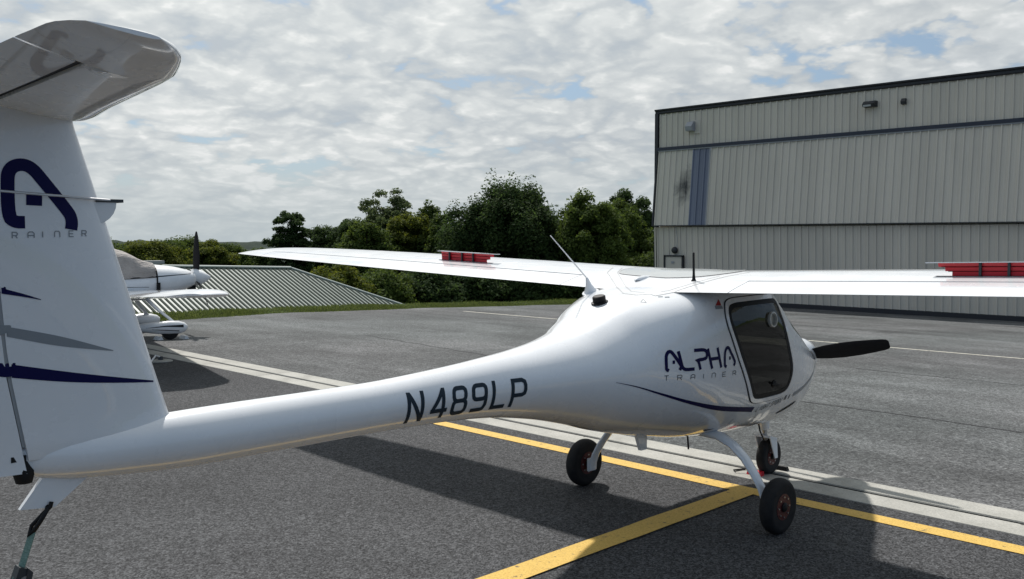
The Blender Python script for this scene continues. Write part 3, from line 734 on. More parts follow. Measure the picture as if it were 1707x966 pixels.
for side in (-1, 1):
    d = empty('door', (0, 0, 0), 0, plane)
    PR = resample(PANE, 0.02)
    v, f = fill_poly(inset(PANE, 0.002), lambda x, z: hit(BV, x, z, side, 0.003)[0]); MB().add(v, f).build('window_pane', 'tinted_glass', d, 60)
    v, f = band(inset(PR, -0.003), inset(PR, 0.025), lambda x, z: hit(BV, x, z, side, 0.0045)[0]); MB().add(v, f).build('window_seal', 'black_plastic', d, 60)
    O1, O2 = inset(PR, -0.030), inset(PR, -0.004)
    mb = MB(); v, f = band(O1, O2, lambda x, z: hit(BV, x, z, side, 0.007)[0]); mb.add(v, f)
    v, f = band(O1, inset(PR, -0.031), lambda x, z: hit(BV, x, z, side, 0.0)[0]); mb.build('door_frame', 'white_gelcoat', d, 60)
    v, f = band(inset(PR, -0.037), O1, lambda x, z: hit(BV, x, z, side, 0.0022)[0]); MB().add(v, f).build('door_gap', 'black_plastic', d, 60)
    cx, cz = VENT
    p, n = hit(BV, cx, cz, side, 0.004)
    vr = MB(); rin = [(0.0, .050), (.016, .050), (.018, .046), (.018, .040), (.004, .039), (.0, .039)]
    vr.lathe(rin, p, n, 28); vr.build('air_vent', 'clear_plastic', d, 40)
    p, n = hit(BV, LATCH[0], LATCH[1], side, 0.003)
    lt = MB(); lt.lathe([(0, .026), (.006, .024), (.010, .010), (.010, .001)], p, n, 16); lt.box(p + n*0.012, (0.085, 0.012, 0.014), Matrix.Rotation(0.25, 3, 'Y')); lt.build('latch', 'black_plastic', d, 40)

# cabin furniture glimpsed through the panes
for sy in (-1, 1):
    st = empty('seat', (0, 0, 0), 0, plane)
    MB().box((0.30, 0.24*sy, 0.78), (0.5, 0.40, 0.14)).build('seat_cushion', 'seat_fabric', st)
    MB().box((0.02, 0.24*sy, 1.08), (0.12, 0.38, 0.60), Ry(-0.35)).build('backrest', 'seat_fabric', st)
ip = MB(); ip.box((0.90, 0, 0.96), (0.14, 0.80, 0.20), Ry(-0.2)); ip.build('instrument_panel', 'cabin_trim', plane)
MB().box((0.4, 0, 0.60), (1.1, 0.7, 0.03)).build('cabin_floor', 'cabin_trim', plane)
MB().tube([(0.02, -.20, 1.45), (0.20, -.26, 1.40), (0.42, -.30, 1.42)], .02, 8).build('cabin_tube', 'cabin_trim', plane, 40)

# ---- wings
def naca(t, th, camber):
    yt = 5*th*(0.2969*math.sqrt(t) - 0.1260*t - 0.3516*t*t + 0.2843*t**3 - 0.1030*t**4)
    p = 0.4; yc = camber/p**2*(2*p*t - t*t) if t < p else camber/(1-p)**2*((1-2*p) + 2*p*t - t*t)
    return yt, yc
YW = [.0, .62, 1.5, 2.5, 3.4, 4.3, 4.9, 5.15, 5.30, 5.40, 5.44]
LEx = pchip(YW, [.50, .50, .50, .49, .47, .43, .36, .28, .16, .02, -.10])
TEx = pchip(YW, [-.40, -.40, -.40, -.38, -.35, -.30, -.26, -.24, -.22, -.20, -.19])
DIH = 0.031; ZTE = 1.455
def wing_pt(y, t, up):
    le, te = LEx(y), TEx(y); c = le - te; th = 0.135; x = le - t*c; yt, yc = naca(t, th, 0.028)
    z0 = ZTE + DIH*abs(y) + (1-t)*c*0.050
    return x, z0 + c*(yc + (yt if up else -yt))
HG = 0.735
def wing_ring(y, t0, t1, sgn, n=22):
    ts = [t0 + (t1-t0)*(0.5 - 0.5*math.cos(math.pi*i/n)) for i in range(n+1)]
    up = [wing_pt(y, t, True) for t in ts]; lo = [wing_pt(y, t, False) for t in ts]
    return [(x, sgn*y, z) for x, z in up[::-1]] + [(x, sgn*y, z) for x, z in lo[1:]]
ys_main = [.0, .15, .30, .45, .62, .8, 1.1, 1.5, 2.0, 2.5, 3.0, 3.4, 3.8, 4.3, 4.6, 4.9, 5.05, 5.15, 5.24, 5.30, 5.35, 5.40, 5.43, 5.44]
for sgn in (1, -1):
    w = empty('wing', (0, 0, 0), 0, plane)
    MB().loft([wing_ring(y, 0, HG, sgn) for y in ys_main]).build('wing_panel', 'white_gelcoat', w, 35)
    fl_y = [.66, .8, 1.1, 1.5, 2.0, 2.5, 3.0, 3.4, 3.8, 4.3, 4.6, 4.85]
    MB().loft([wing_ring(y, HG + 0.016, 1.0, sgn, 12) for y in fl_y]).build('flaperon', 'white_gelcoat', w, 35)
    MB().loft([wing_ring(y, HG + 0.0005, 1.0, sgn, 12) for y in [4.86, 4.9, 5.05, 5.15, 5.24, 5.30, 5.35, 5.40, 5.43, 5.44]]).build('wing_tip', 'white_gelcoat', w, 35)
    MB().loft([wing_ring(y, HG + 0.0005, 1.0, sgn, 12) for y in [.0, .15, .30, .45, .62, .652]]).build('wing_root', 'white_gelcoat', w, 35)
    gp = MB()
    gp.loft([[(wing_pt(y, HG + k, True)[0], sgn*y, wing_pt(y, HG + k, True)[1] - .004 - dz) for k, dz in ((-.002, 0), (.020, 0), (.020, .012), (-.002, .012))] for y in fl_y]); gp.build('flaperon_gap', 'black_plastic', w)
    # airbrake: a raised box of red strips under a white cap
    y0, y1 = BRK
    br = empty('airbrake', (0, 0, 0), 0, w)
    t = BRT
    def bp(y, dz, dx=0.0): x, z = wing_pt(y, t, True); return (x + dx, sgn*y, z + dz)
    hts = ((0.0, .022, .0), (.025, .045, -.035), (.048, .068, -.07))
    for k, (a, b, e) in enumerate(hts):
        mb = MB(); ya, yb = y0 + 0.10 + e, y1 - 0.03
        mb.loft([[bp(y, a), bp(y, a, .012 + .004*k), bp(y, b, .012 + .004*k), bp(y, b, -.004*k)] for y in (ya, (ya+yb)/2, yb)]); mb.build('brake_strip', 'red_paint', br)
        if k < 2:
            mb = MB(); mb.loft([[bp(y, b), bp(y, b, .01), bp(y, b + .003, .01), bp(y, b + .003, -.004)] for y in (ya - .02, yb)]); mb.build('brake_joint', 'rim_red', br)
    mb = MB(); mb.loft([[bp(y, .068, -.022), bp(y, .068, .03), bp(y, .073, .03), bp(y, .073, -.022)] for y in (y0 - .03, (y0+y1)/2, y1)]); mb.build('brake_cap', 'white_gelcoat', br)
    for yy in (y0 + 0.24, (y0+y1)/2 + .04, y1 - 0.14):
        mb = MB(); mb.box(bp(yy, .034, -.010), (.014, .012, .066)); mb.build('brake_lever', 'dark_steel', br)
    # slot the brake folds into
    mb = MB(); mb.loft([[bp(y, .0006, -.012), bp(y, .0016, .022)] for y in (y0 + .02, y1)], cap=False, closed=False); mb.build('brake_slot', 'dark_steel', br)

# ---- fin, rudder, tailplane
def fin_le(z): return float(np.interp(z, (0.95, 1.05, 1.10, 2.22, 2.30), (-3.36, -3.40, -3.445, -3.785, -3.80)))
def fin_hinge(z): return float(np.interp(z, (0.95, 1.35, 2.3), (-3.970, -4.036, -4.100)))
def fin_ring(z, fwd=True, n=16):
    le, hg = fin_le(z), fin_hinge(z); te = hg - (0.30 if z > 1.0 else 0.24); c = le - te
    thk = 0.13 if z > 1.25 else 0.13 + 0.03*((1.25 - z)/0.3)**2
    t0, t1 = (0.0, (le-hg)/c) if fwd else ((le-hg+0.012)/c, 1.0)
    ts = [t0 + (t1-t0)*(0.5 - 0.5*math.cos(math.pi*i/n)) for i in range(n+1)]
    r = [(le - t*c, naca(t, thk, 0)[0]*c, z) for t in ts]
    return r[::-1] + [(x, -y, zz) for x, y, zz in r[1:]]
zs = [1.00, 1.04, 1.07, 1.10, 1.14, 1.20, 1.28, 1.4, 1.6, 1.8, 2.0, 2.12, 2.20, 2.27]
fin = MB().loft([fin_ring(z) for z in zs]).build('fin', 'white_gelcoat', plane, 50)
rz_ = [0.955, 0.965, 1.0, 1.10, 1.3, 1.6, 1.9, 2.1, 2.20]
rud = MB().loft([fin_ring(z, False) for z in rz_]).build('rudder', 'white_gelcoat', plane, 50)
MB().loft([[(fin_hinge(z) + 0.003 + dx, dy, z) for dx, dy in ((0, .034), (0, -.034), (-.014, -.034), (-.014, .034))] for z in (1.05, 1.35, 1.8, 2.2)]).build('rudder_gap', 'seam_grey', plane)
mb = MB(); mb.loft([[(-3.945 + a*.3, -.050 + b, z) for a, b in ((0, 0), (-.16, .01), (-.16, .09), (0, .1))] for z in (0.925, 0.99, 1.03)])
mb = MB(); mb.tube([(-3.985, 0, .915), (-3.985, 0, .96), (-3.99, 0, 1.02)], [.028, .040, .020], 10); mb.box((-4.01, -.022, 1.01), (.05, .02, .02)); mb.build('rudder_horn', 'black_plastic', plane, 40)
YS = [0.0, .08, .3, .55, .8, .92, 1.0, 1.10, 1.16, 1.21]
SLE = pchip(YS, [-3.70, -3.705, -3.74, -3.765, -3.79, -3.81, -3.84, -3.885, -3.935, -3.99]); STE = pchip(YS, [-4.28, -4.28, -4.272, -4.262, -4.25, -4.245, -4.24, -4.235, -4.22, -4.18])
STH = pchip(YS, [.100, .100, .100, .098, .092, .085, .075, .062, .045, .012]); SZ = 2.268
def stab_ring(y, a0, a1, sgn, n=20):
    le, te = SLE(abs(y)), STE(abs(y)); c = le - te
    xs = [le - t*c for t in (0.5 - 0.5*math.cos(math.pi*i/40) for i in range(41))]
    def sec(x):
        t = min(max((le - x)/c, 0), 1); return naca(t, 1.0, 0)[0]*STH(abs(y))
    hi, lo = min(a0, le), max(a1, te)
    P = [hi + (lo-hi)*(0.5 - 0.5*math.cos(math.pi*i/n)) for i in range(n+1)]
    tz = lambda x: SZ + 0.022*abs(y) + 0.085*(-3.78 - x)
    up = [(x, sgn*abs(y), tz(x) + sec(x)) for x in P]; dn = [(x, sgn*abs(y), tz(x) - sec(x)) for x in P]
    return up[::-1] + dn[1:]
HX = -4.066
tp = empty('tailplane', (0, 0, 0), 0, plane)
for sgn in (1, -1):
    yy = [.0, .08, .3, .55, .8, .88]
    ring = lambda y, a0, a1: stab_ring(y, a0, a1, sgn)
    MB().loft([ring(y, 0, HX) for y in yy + [.92, 1.0, 1.06, 1.10, 1.14, 1.18, 1.20, 1.21]]).build('stabiliser', 'white_gelcoat', tp, 40)
    MB().loft([ring(y, HX - 0.022, -9) for y in [.03, .08, .3, .55, .8, .885]]).build('elevator', 'white_gelcoat', tp, 40)
    MB().loft([ring(y, HX + 0.0005, -9) for y in [.897, .92, 1.0, 1.06, 1.10, 1.14, 1.18, 1.20, 1.21]]).build('tip_fairing', 'white_gelcoat', tp, 40)
    MB().loft([[(HX - dx, sgn*y, SZ + 0.024 + 0.022*y + dz) for dx, dz in ((.001, .020), (.001, -.026), (.021, -.026), (.021, .020))] for y in (.02, .5, .885)]).build('elevator_gap', 'black_plastic', tp)
    mb = MB(); mb.loft([[(-3.965 - a, sgn*y, SZ + 0.045 - .038 - b) for a, b in ((0, -.004), (.03, .010), (.07, .012), (.10, -.004))] for y in (.86, .875, .89)]); mb.build('hinge_fairing', 'white_gelcoat', tp, 60)

# ---- propeller
PR = empty('propeller', (1.68, 0, 0.862), 0, plane)
MB().lathe([(-.10, .150), (-.02, .150), (.05, .135), (.12, .095), (.17, .045), (.185, .001)], (0, 0, 0), (1, 0, 0), 32).build('spinner', 'white_gelcoat', PR, 40)
def blade(sg):
    mb = MB(); rings = []
    for r, c, tw in ((.06, .088, 50), (.14, .112, 42), (.24, .128, 34), (.36, .132, 28), (.50, .120, 22), (.62, .100, 18), (.69, .086, 16), (.72, .074, 15), (.735, .050, 15)):
        R = Matrix.Rotation(rad(tw), 3, 'Y'); rings.append([])
        for q in range(14):
            a = 2*math.pi*q/14; p = Vector((0.5*c*0.14*math.sin(a), r, 0.5*c*math.cos(a))); p = R @ p; rings[-1].append(p)
    mb.loft(rings); Rx = Matrix.Rotation(rad(-180 - 12 if sg else -12), 3, 'X')
    mb.v = [tuple(Rx @ Vector(p)) for p in mb.v]; return mb
for sg in (0, 1): blade(sg).build('blade', 'black_blade', PR, 50)

# ---- undercarriage
def wheel(root, c, R, W, name='wheel'):
    w = empty(name, c, 0, root)
    tp_ = MB(); hw = W/2; rr = R - W*0.48
    prof = []
    for i in range(15):
        a = math.pi*i/14; prof.append((-hw*0.98*math.cos(a)*(0.72 + 0.28*math.sin(a)), rr + (R - rr)*math.sin(a)**0.85))
    prof = [(-hw*.62, R*.46)] + prof[1:-1] + [(hw*.62, R*.46)]
    tp_.lathe(prof, (0, 0, 0), (0, 1, 0), 48); tp_.build('tyre', 'tyre_rubber', w, 50)
    rm = MB(); rm.lathe([(-hw*.66, R*.20), (-hw*.66, R*.47), (-hw*.5, R*.49), (hw*.5, R*.49), (hw*.66, R*.47), (hw*.66, R*.20)], (0, 0, 0), (0, 1, 0), 32); rm.build('rim', 'rim_red', w, 40)
    hb = MB(); hb.lathe([(-hw*.95, R*.10), (-hw*.80, R*.17), (hw*.80, R*.17), (hw*.95, R*.10)], (0, 0, 0), (0, 1, 0), 20); hb.build('hub', 'black_plastic', w, 40)
    bl = MB().lathe([(-.006, .006), (.006, .006)], (0, 0, 0), (0, 1, 0), 6).build('rim_bolt', 'steel', w)
    for k in range(8):
        a = 2*math.pi*k/8
        for s in (-1, 1):
            p = (R*.36*math.cos(a), s*hw*.66, R*.36*math.sin(a))
            if k == 0 and s < 0: bl.location = p
            else: share('rim_bolt', bl.data, w, p)
    return w
for s in (-1, 1):
    gpath = [(0.03, .05*s, .52), (0.02, .22*s, .535), (0.01, .36*s, .53), (0.0, .46*s, .49), (0.0, .545*s, .42), (0.0, .615*s, .33), (0.0, .665*s, .25), (0.0, .690*s, .18), (0.0, .692*s, .13)]
    MB().tube(gpath, [.060, .062, .058, .050, .045, .042, .040, .040, .038], 14, 0.42, up=(0, 0, 1)).build('gear_leg', 'white_gelcoat', plane, 50)
    MB().box((0, .705*s, .165), (.075, .02, .09)).build('axle_plate', 'white_matte', plane)
    wheel(plane, (0, .775*s, .168), .170, .120)
MB().tube([(1.13, 0, .60), (1.15, 0, .44), (1.17, 0, .36)], [.052, .050, .042], 12, 1.0).build('nose_strut_fairing', 'white_gelcoat', plane, 50)
MB().tube([(1.16, 0, .40), (1.19, 0, .27)], .020, 12).build('nose_strut', 'steel', plane, 50)
fk = MB(); fk.box((1.195, 0, .290), (.11, .135, .016), Ry(0.25))
for s in (-1, 1):
    fk.loft([[(1.15, .066*s, .296), (1.25, .066*s, .272), (1.25, .058*s, .272), (1.15, .058*s, .296)], [(1.225, .066*s, .13), (1.265, .066*s, .13), (1.265, .058*s, .13), (1.225, .058*s, .13)]])
fk.build('nose_fork', 'white_matte', plane)
wheel(plane, (1.243, 0, .138), .140, .100, 'nose_wheel')
MB().tube([(1.03, -.02, .48), (1.06, -.03, .36), (1.12, -.03, .28)], .006, 6).build('brake_hose', 'black_plastic', plane)

# ---- aerials, cap, skid and small fittings
p = hit_down(BV, -.46, .33, 0)
a = MB(); a.lathe([(0, .055), (.006, .055), (.010, .042), (.055, .020), (.10, .009), (.11, .006)], p, (-.42, -.02, 1), 20); a.build('aerial_base', 'white_gelcoat', plane, 40)
d_ = Vector((-.84, -.03, .64)).normalized(); q = p + Vector((-.025, 0, .085)); MB().tube([q, q + d_*.47], [.0050, .0030], 8).build('whip_aerial', 'white_matte', plane, 50)
p = hit_down(BV, -.74, .02, -.002); fc = MB(); fc.lathe([(0, .052), (.008, .052), (.010, .040), (.040, .040), (.046, .034), (.046, .001)], p, (-.25, 0, 1), 24); fc.build('fuel_cap', 'black_plastic', plane, 40)
p = hit_down(BV, -.16, -.26, 0); MB().lathe([(0, .026), (.01, .024), (.03, .011), (.06, .008), (.195, .0065), (.20, .001)], p, (-.06, -.02, 1), 12).build('rubber_aerial', 'black_plastic', plane, 40)
p = hit_down(BV, -.12, .15, 0); g = MB(); g.loft([[p + Vector((x, w*math.cos(t), h*max(0, math.sin(t)) - .004)) for t in (math.pi*k/9 for k in range(10))] for x, w, h in ((-.11, .008, .006), (-.08, .020, .020), (-.02, .028, .030), (.05, .028, .030), (.09, .020, .020), (.11, .006, .006))]); g.build('gps_aerial', 'white_gelcoat', plane, 50)
sk = MB(); sk.loft([[(-3.765, .012*s, .90) for s in (-1, 1)] + [(-3.925, .012*s, .925) for s in (1, -1)], [(-3.885, .010*s, .808) for s in (-1, 1)] + [(-4.005, .010*s, .820) for s in (1, -1)]]); sk.build('tail_skid', 'white_gelcoat', plane)
wz = 1.925; wx = fin_le(wz)
ca = MB(); ca.loft([[(wx + dx, .024*sg, wz + dz) for dx, dz in [(-.035 + .090*math.cos(t), .004 - .085*math.sin(t)) for t in (math.pi*q/12 for q in range(13))]] for sg in (-1, 1)]); ca.build('aerial_bracket', 'white_gelcoat', plane)
MB().box((wx + .03, 0, wz + .010), (.10, .056, .012)).build('aerial_clamp', 'dark_steel', plane)
for s in (-1, 1): MB().tube([(wx + .03, .026*s, wz + .012), (wx - .62, .20*s, wz + .040)], .0045, 6).build('whisker_aerial', 'steel', plane)
bl = MB(); bl.loft([[(-.30 + dx, .012*sg, z) for dx, sg in ((0, 1), (0, -1), (-w, -1), (-w, 1))] for z, w, in ((.56, .11), (.44, .06))]); bl.build('belly_aerial', 'white_gelcoat', plane)
MB().tube([(.02, -.1, .52), (.035, -.1, .40)], .006, 6).build('drain_tube', 'black_plastic', plane)
# roof hatch seams and skylight laid on the top surface

# ------------------------------------------------------------------ lettering and stripes laid on the skin
def bvh_of(*obs):
    vs, fs = [], []
    for o in obs:
        k = len(vs); vs += [v.co.copy() for v in o.data.vertices]; fs += [tuple(i + k for i in p.vertices) for p in o.data.polygons]
    return BVHTree.FromPolygons(vs, fs)
BVF = bvh_of(fin, rud)
def densify(P, d):
    out = [P[0]]
    for a, b in zip(P, P[1:]):
        k = max(1, int(math.ceil(math.hypot(b[0]-a[0], b[1]-a[1])/d))); out += [(a[0]+(b[0]-a[0])*j/k, a[1]+(b[1]-a[1])*j/k) for j in range(1, k+1)]
    return out
def offset_line(P, d, closed=False):
    out = []; n = len(P)
    for i in range(n):
        if closed: a, b = Vector(P[i]) - Vector(P[i-1]), Vector(P[(i+1) % n]) - Vector(P[i])
        else: a = Vector(P[i]) - Vector(P[i-1]) if i else None; b = Vector(P[i+1]) - Vector(P[i]) if i < n-1 else None
        if a is None: a = b
        if b is None: b = a
        a.normalize(); b.normalize(); na, nb = Vector((-a.y, a.x)), Vector((-b.y, b.x)); m = na + nb
        m = na if m.length < 1e-4 else m.normalized(); k = max(0.45, m.dot(na)); out.append((P[i][0] + m.x*d/k, P[i][1] + m.y*d/k))
    return out
LIFT = [0.0012]
def strip_on(mb, A, B, fn, nc=3):
    rows = [[(a[0]+(b[0]-a[0])*k/nc, a[1]+(b[1]-a[1])*k/nc) for k in range(nc+1)] for a, b in zip(A, B)]
    v = [tuple(fn(*q)) for r in rows for q in r]; m = nc+1
    mb.add(v, [(i*m+k, i*m+k+1, (i+1)*m+k+1, (i+1)*m+k) for i in range(len(rows)-1) for k in range(nc)])
def side_fn(bv):
    LIFT[0] = 0.0012 + (LIFT[0] - 0.0012 + 0.00012) % 0.0008
    l = LIFT[0]; return lambda x, z: hit(bv, x, z, -1, l)[0]
def stroke(mb, P, w, bv, fnmap=None, closed=False, d=0.012, rnd=0):
    if fnmap: P = [fnmap(*p) for p in P]
    for _ in range(rnd):
        P = [P[0]] + [q for a, b in zip(P, P[1:]) for q in ((a[0]*.75+b[0]*.25, a[1]*.75+b[1]*.25), (a[0]*.25+b[0]*.75, a[1]*.25+b[1]*.75))] + [P[-1]]
    if closed: P = P + [P[0]]
    P = densify(P, d)
    if closed:
        P = P[:-1]; A, B = offset_line(P, w/2, True), offset_line(P, -w/2, True); A.append(A[0]); B.append(B[0])
    else: A, B = offset_line(P, w/2), offset_line(P, -w/2)
    strip_on(mb, A, B, side_fn(bv))
def rrect(x0, x1, y0, y1, r=0.12):
    out = []
    for cx, cy, a0 in ((x1-r, y1-r*.7, 0), (x0+r, y1-r*.7, 90), (x0+r, y0+r*.7, 180), (x1-r, y0+r*.7, 270)):
        out += [(cx + r*math.cos(rad(a0+k*30)), cy + r*.7*math.sin(rad(a0+k*30))) for k in range(4)]
    return out
def cell(x0, x1, z0, z1, shear=0.0, dz=0.0): return lambda s, t: (x0 + (x1-x0)*s + shear*t, z0 + (z1-z0)*t + dz*s)
REG = { 'N': [([(.1, 0), (.1, 1)], 0), ([(.12, .96), (.88, .04)], 0), ([(.9, 0), (.9, 1)], 0)],
        '4': [([(.74, 0), (.74, 1)], 0), ([(.70, .93), (.10, .30)], 0), ([(.0, .27), (1.0, .27)], 0)],
        '8': [(rrect(.10, .90, .08, .50, .2), 1), (rrect(.13, .87, .50, .92, .2), 1)],
        '9': [(rrect(.10, .90, .46, .92, .2), 1), ([(.90, .62), (.90, .24), (.82, .11), (.68, .08), (.05, .08)], 0)],
        'L': [([(.12, 1), (.12, .08), (1.0, .08)], 0)],
        'P': [([(.10, 0), (.10, .92), (.70, .92), (.86, .86), (.91, .74), (.91, .58), (.86, .46), (.70, .41), (.12, .41)], 0)] }
def word(name, chars, m, bv, parent, glyphs, w, rnd=0):
    """each character is one mesh"""
    root = empty(name, (0, 0, 0), 0, parent)
    for ch, fm in chars:
        mb = MB()
        for P, cl in glyphs[ch]: stroke(mb, list(P), w, bv, fm, bool(cl), rnd=rnd if len(P) > 3 and not cl else 0)
        mb.build('letter', m, root)
    return root
Z0, Z1 = .907, 1.056
cells = [('N', -2.332, -2.232), ('4', -2.190, -2.088), ('8', -2.062, -1.962), ('9', -1.936, -1.836), ('L', -1.806, -1.712), ('P', -1.682, -1.582)]
word('registration', [(c, cell(a, b, Z0 + .002*i/5, Z1 + .004*i/5, 0.006)) for i, (c, a, b) in enumerate(cells)], 'slate_vinyl', BV, plane, REG, .021)
ALP = { 'A': [([(.16, -.02), (.02, .06), (.0, .14), (.0, .70), (.06, .88), (.20, 1.0), (.36, .97), (.48, .82), (.93, .26), (.97, .14), (.86, -.02)], 0), ([(.40, .42), (.56, .42)], 0)],
        'L': [([(.0, 1.0), (.20, .22), (.30, .06), (.46, .0), (1.0, .0)], 0)],
        'P': [([(.0, 1.0), (.68, 1.0), (.92, .92), (1.0, .76), (.98, .60), (.86, .50), (.22, .48), (.34, .40), (.48, -.04)], 0)],
        'H': [([(.0, 1.04), (.32, -.04)], 0), ([(.70, 1.04), (1.0, -.04)], 0), ([(.18, .48), (.84, .48)], 0)] }
ac = [('A', -.706, -.602), ('L', -.624, -.510), ('P', -.514, -.408), ('H', -.402, -.278), ('A', -.244, -.134)]
word('alpha_lettering', [(c, cell(a, b, 1.033 - .014*i/4, 1.142 - .008*i/4)) for i, (c, a, b) in enumerate(ac)], 'navy_vinyl', BV, plane, ALP, .020, 1)
THIN = { 'T': [([(0, 1), (1, 1)], 0), ([(.5, 1), (.5, 0)], 0)], 'R': [([(0, 0), (0, 1), (.8, 1), (1, .85), (1, .6), (.8, .45), (0, .45)], 0), ([(.6, .45), (1, 0)], 0)],
         'A': [([(0, 0), (0, .75), (.25, 1), (.75, 1), (1, .75), (1, 0)], 0), ([(0, .4), (1, .4)], 0)], 'I': [([(.5, 0), (.5, 1)], 0)],
         'N': [([(0, 0), (0, .8), (.2, 1), (.8, 1), (1, .8), (1, 0)], 0)], 'E': [([(1, 0), (0, 0), (0, 1), (1, 1)], 0), ([(0, .5), (.9, .5)], 0)],
         'L': [([(0, 1), (0, 0), (.9, 0)], 0)], 'G': [([(1, .8), (.8, 1), (.2, 1), (0, .8), (0, .2), (.2, 0), (.8, 0), (1, .2), (1, .5), (.6, .5)], 0)],
         'H': [([(0, 0), (0, 1)], 0), ([(1, 0), (1, 1)], 0), ([(0, .5), (1, .5)], 0)], 'S': [([(1, .85), (.8, 1), (.2, 1), (0, .8), (.15, .55), (.85, .45), (1, .2), (.8, 0), (.2, 0), (0, .15)], 0)],
         'P': [([(0, 0), (0, 1), (.8, 1), (1, .8), (.85, .48), (0, .45)], 0)], 'O': [([(.2, 0), (0, .2), (0, .8), (.2, 1), (.8, 1), (1, .8), (1, .2), (.8, 0)], 1)] }
tr = [('T', -.719, -.690), ('R', -.630, -.600), ('A', -.536, -.506), ('I', -.445, -.425), ('N', -.362, -.330), ('E', -.262, -.232), ('R', -.156, -.124)]
word('trainer_lettering', [(c, cell(a, b, .976 - .018*i/6, 1.004 - .020*i/6)) for i, (c, a, b) in enumerate(tr)], 'dark_text_vinyl', BV, plane, THIN, .0042)
x = .262; lsp = []
for i, ch in enumerate('LIGHT SPORT'):
    if ch != ' ': lsp.append((ch, cell(x, x + .0185, .668 + .024*i/10, .702 + .024*i/10, .008)))
    x += .0285 if ch != ' ' else .014
word('light_sport_lettering', lsp, 'dark_text_vinyl', BV, plane, THIN, .0052)
def ribbon(name, U, D, m, bv, parent):
    xs = np.linspace(U[0][0], U[-1][0], 60); fu, fd = pchip(*zip(*U)), pchip(*zip(*D)); mb = MB()
    strip_on(mb, [(x, fu(x)) for x in xs], [(x, fd(x)) for x in xs], side_fn(bv)); return mb.build(name, m, parent)
ribbon('stripe', [(-1.019, .988), (-.897, .958), (-.735, .907), (-.505, .838), (-.216, .772), (.215, .706)], [(-1.019, .986), (-.897, .952), (-.735, .895), (-.505, .818), (-.216, .742), (.215, .672)], 'navy_vinyl', BV, plane)
for (a, b, m) in ((.575, .603, 'dark_text_vinyl'), (.636, .650, 'dark_text_vinyl')):
    mb = MB(); strip_on(mb, [(a, .738), (b, .742)], [(a + .004, .706), (b + .004, .710)], side_fn(BV)); mb.build('marking_block', m, plane)
ribbon('stripe', [(.70, .745), (.85, .775), (1.05, .83), (1.3, .90)], [(.70, .715), (.85, .747), (1.05, .81), (1.3, .895)], 'grey_vinyl', BV, plane)
v, f = fill_poly(smoothpoly([(.60, .600), (.66, .598), (.80, .640), (.84, .668), (.78, .664), (.66, .625)], 2), lambda x, z: hit(BV, x, z, -1, .002)[0], .02); MB().add(v, f).build('air_intake', 'black_plastic', plane)
mb = MB(); v, f = fill_poly([(-.218, 1.424), (-.278, 1.386), (-.226, 1.386)], lambda x, z: hit(BV, x, z, -1, .0013)[0], .015); mb.add(v, f); mb.build('warning_triangle', 'red_vinyl', plane)
mb = MB(); strip_on(mb, [(-.284, 1.384), (-.222, 1.384)], [(-.290, 1.366), (-.226, 1.366)], side_fn(BV)); mb.build('warning_text_plate', 'grey_vinyl', plane)
# fin: arched A, thin word and three blades
FXZ = lambda u, v: (-4.03 + (u - 10)*.00201, 1.828 + (382 - v)*.002093)
mb = MB(); P = [(40, 371), (24, 371), (14, 362), (14, 300), (17, 285), (27, 276), (42, 274), (56, 281), (70, 298), (113, 352), (118, 362), (119, 372), (117, 383)]
stroke(mb, P, .044, BVF, FXZ, rnd=2); mb.build('fin_emblem', 'navy_vinyl', plane)
mb = MB(); stroke(mb, [(43, 333), (69, 334)], .038, BVF, FXZ); mb.build('fin_emblem_bar', 'navy_vinyl', plane)
fw_ = [('R', 19, 27), ('A', 44, 54), ('I', 66, 70), ('N', 88, 97), ('E', 113, 121), ('R', 136, 144)]
word('fin_lettering', [(c, (lambda a, b: lambda s, t: FXZ(a + (b-a)*s, 398 - 10*t - (a-19)*.03))(a, b)) for c, a, b in fw_], 'grey_vinyl', BVF, plane, THIN, .0035)
def fr(name, U, D, m): ribbon(name, [FXZ(*p) for p in U], [FXZ(*p) for p in D], m, BVF, plane)
fr('fin_stripe', [(-40, 470), (0, 481), (35, 492), (62, 502)], [(-40, 482), (0, 490), (35, 497), (62, 503)], 'navy_vinyl')
fr('fin_stripe', [(-40, 534), (0, 544), (90, 567), (186, 599.5)], [(-40, 552), (0, 561), (90, 584), (186, 601)], 'grey_vinyl')
fr('fin_stripe', [(-40, 598), (0, 607), (115, 633), (266, 664)], [(-40, 622), (0, 630), (115, 650), (266, 667)], 'navy_vinyl')
# top: skylight and hatch seams
wp = [o for o in plane.children_recursive if o.name.split('.')[0] in ('wing_panel', 'wing_root')]
BVT = bvh_of(fus, *wp)
top = lambda l: (lambda x, y: hit_down(BVT, x, y, l))
SK = smoothpoly([(-.04, .44), (-.09, .34), (-.085, -.18), (.0, -.32), (.12, -.42), (.26, -.38), (.28, .38), (.10, .48)], 2)
v, f = fill_poly(SK, top(.0025), .04); MB().add(v, f).build('skylight', 'skylight_panel', plane, 60)
A, B = resample(SK, .02), None; mb = MB(); v, f = band(inset(A, -.010), inset(A, .002), top(.0035)); mb.add(v, f); mb.build('skylight_seal', 'seam_grey', plane)
def top_line(P, w, m='seam_grey', name='hatch_seam', l=.0015):
    P = densify(P, .02); A, B = offset_line(P, w/2), offset_line(P, -w/2); mb = MB(); strip_on(mb, A, B, top(l), 1); mb.build(name, m, plane)
top_line([(.10, .60), (-.07, .512), (-.30, .26), (-.525, .01), (-.545, -.10), (-.50, -.18), (-.515, -.225)], .006)
top_line([(.12, .53), (-.05, .44), (-.28, .20), (-.46, .0), (-.48, -.12)], .004, l=.0018)
top_line([(-.515, -.225), (-.47, -.245), (-.30, -.32), (-.06, -.42), (.10, -.50)], .008)
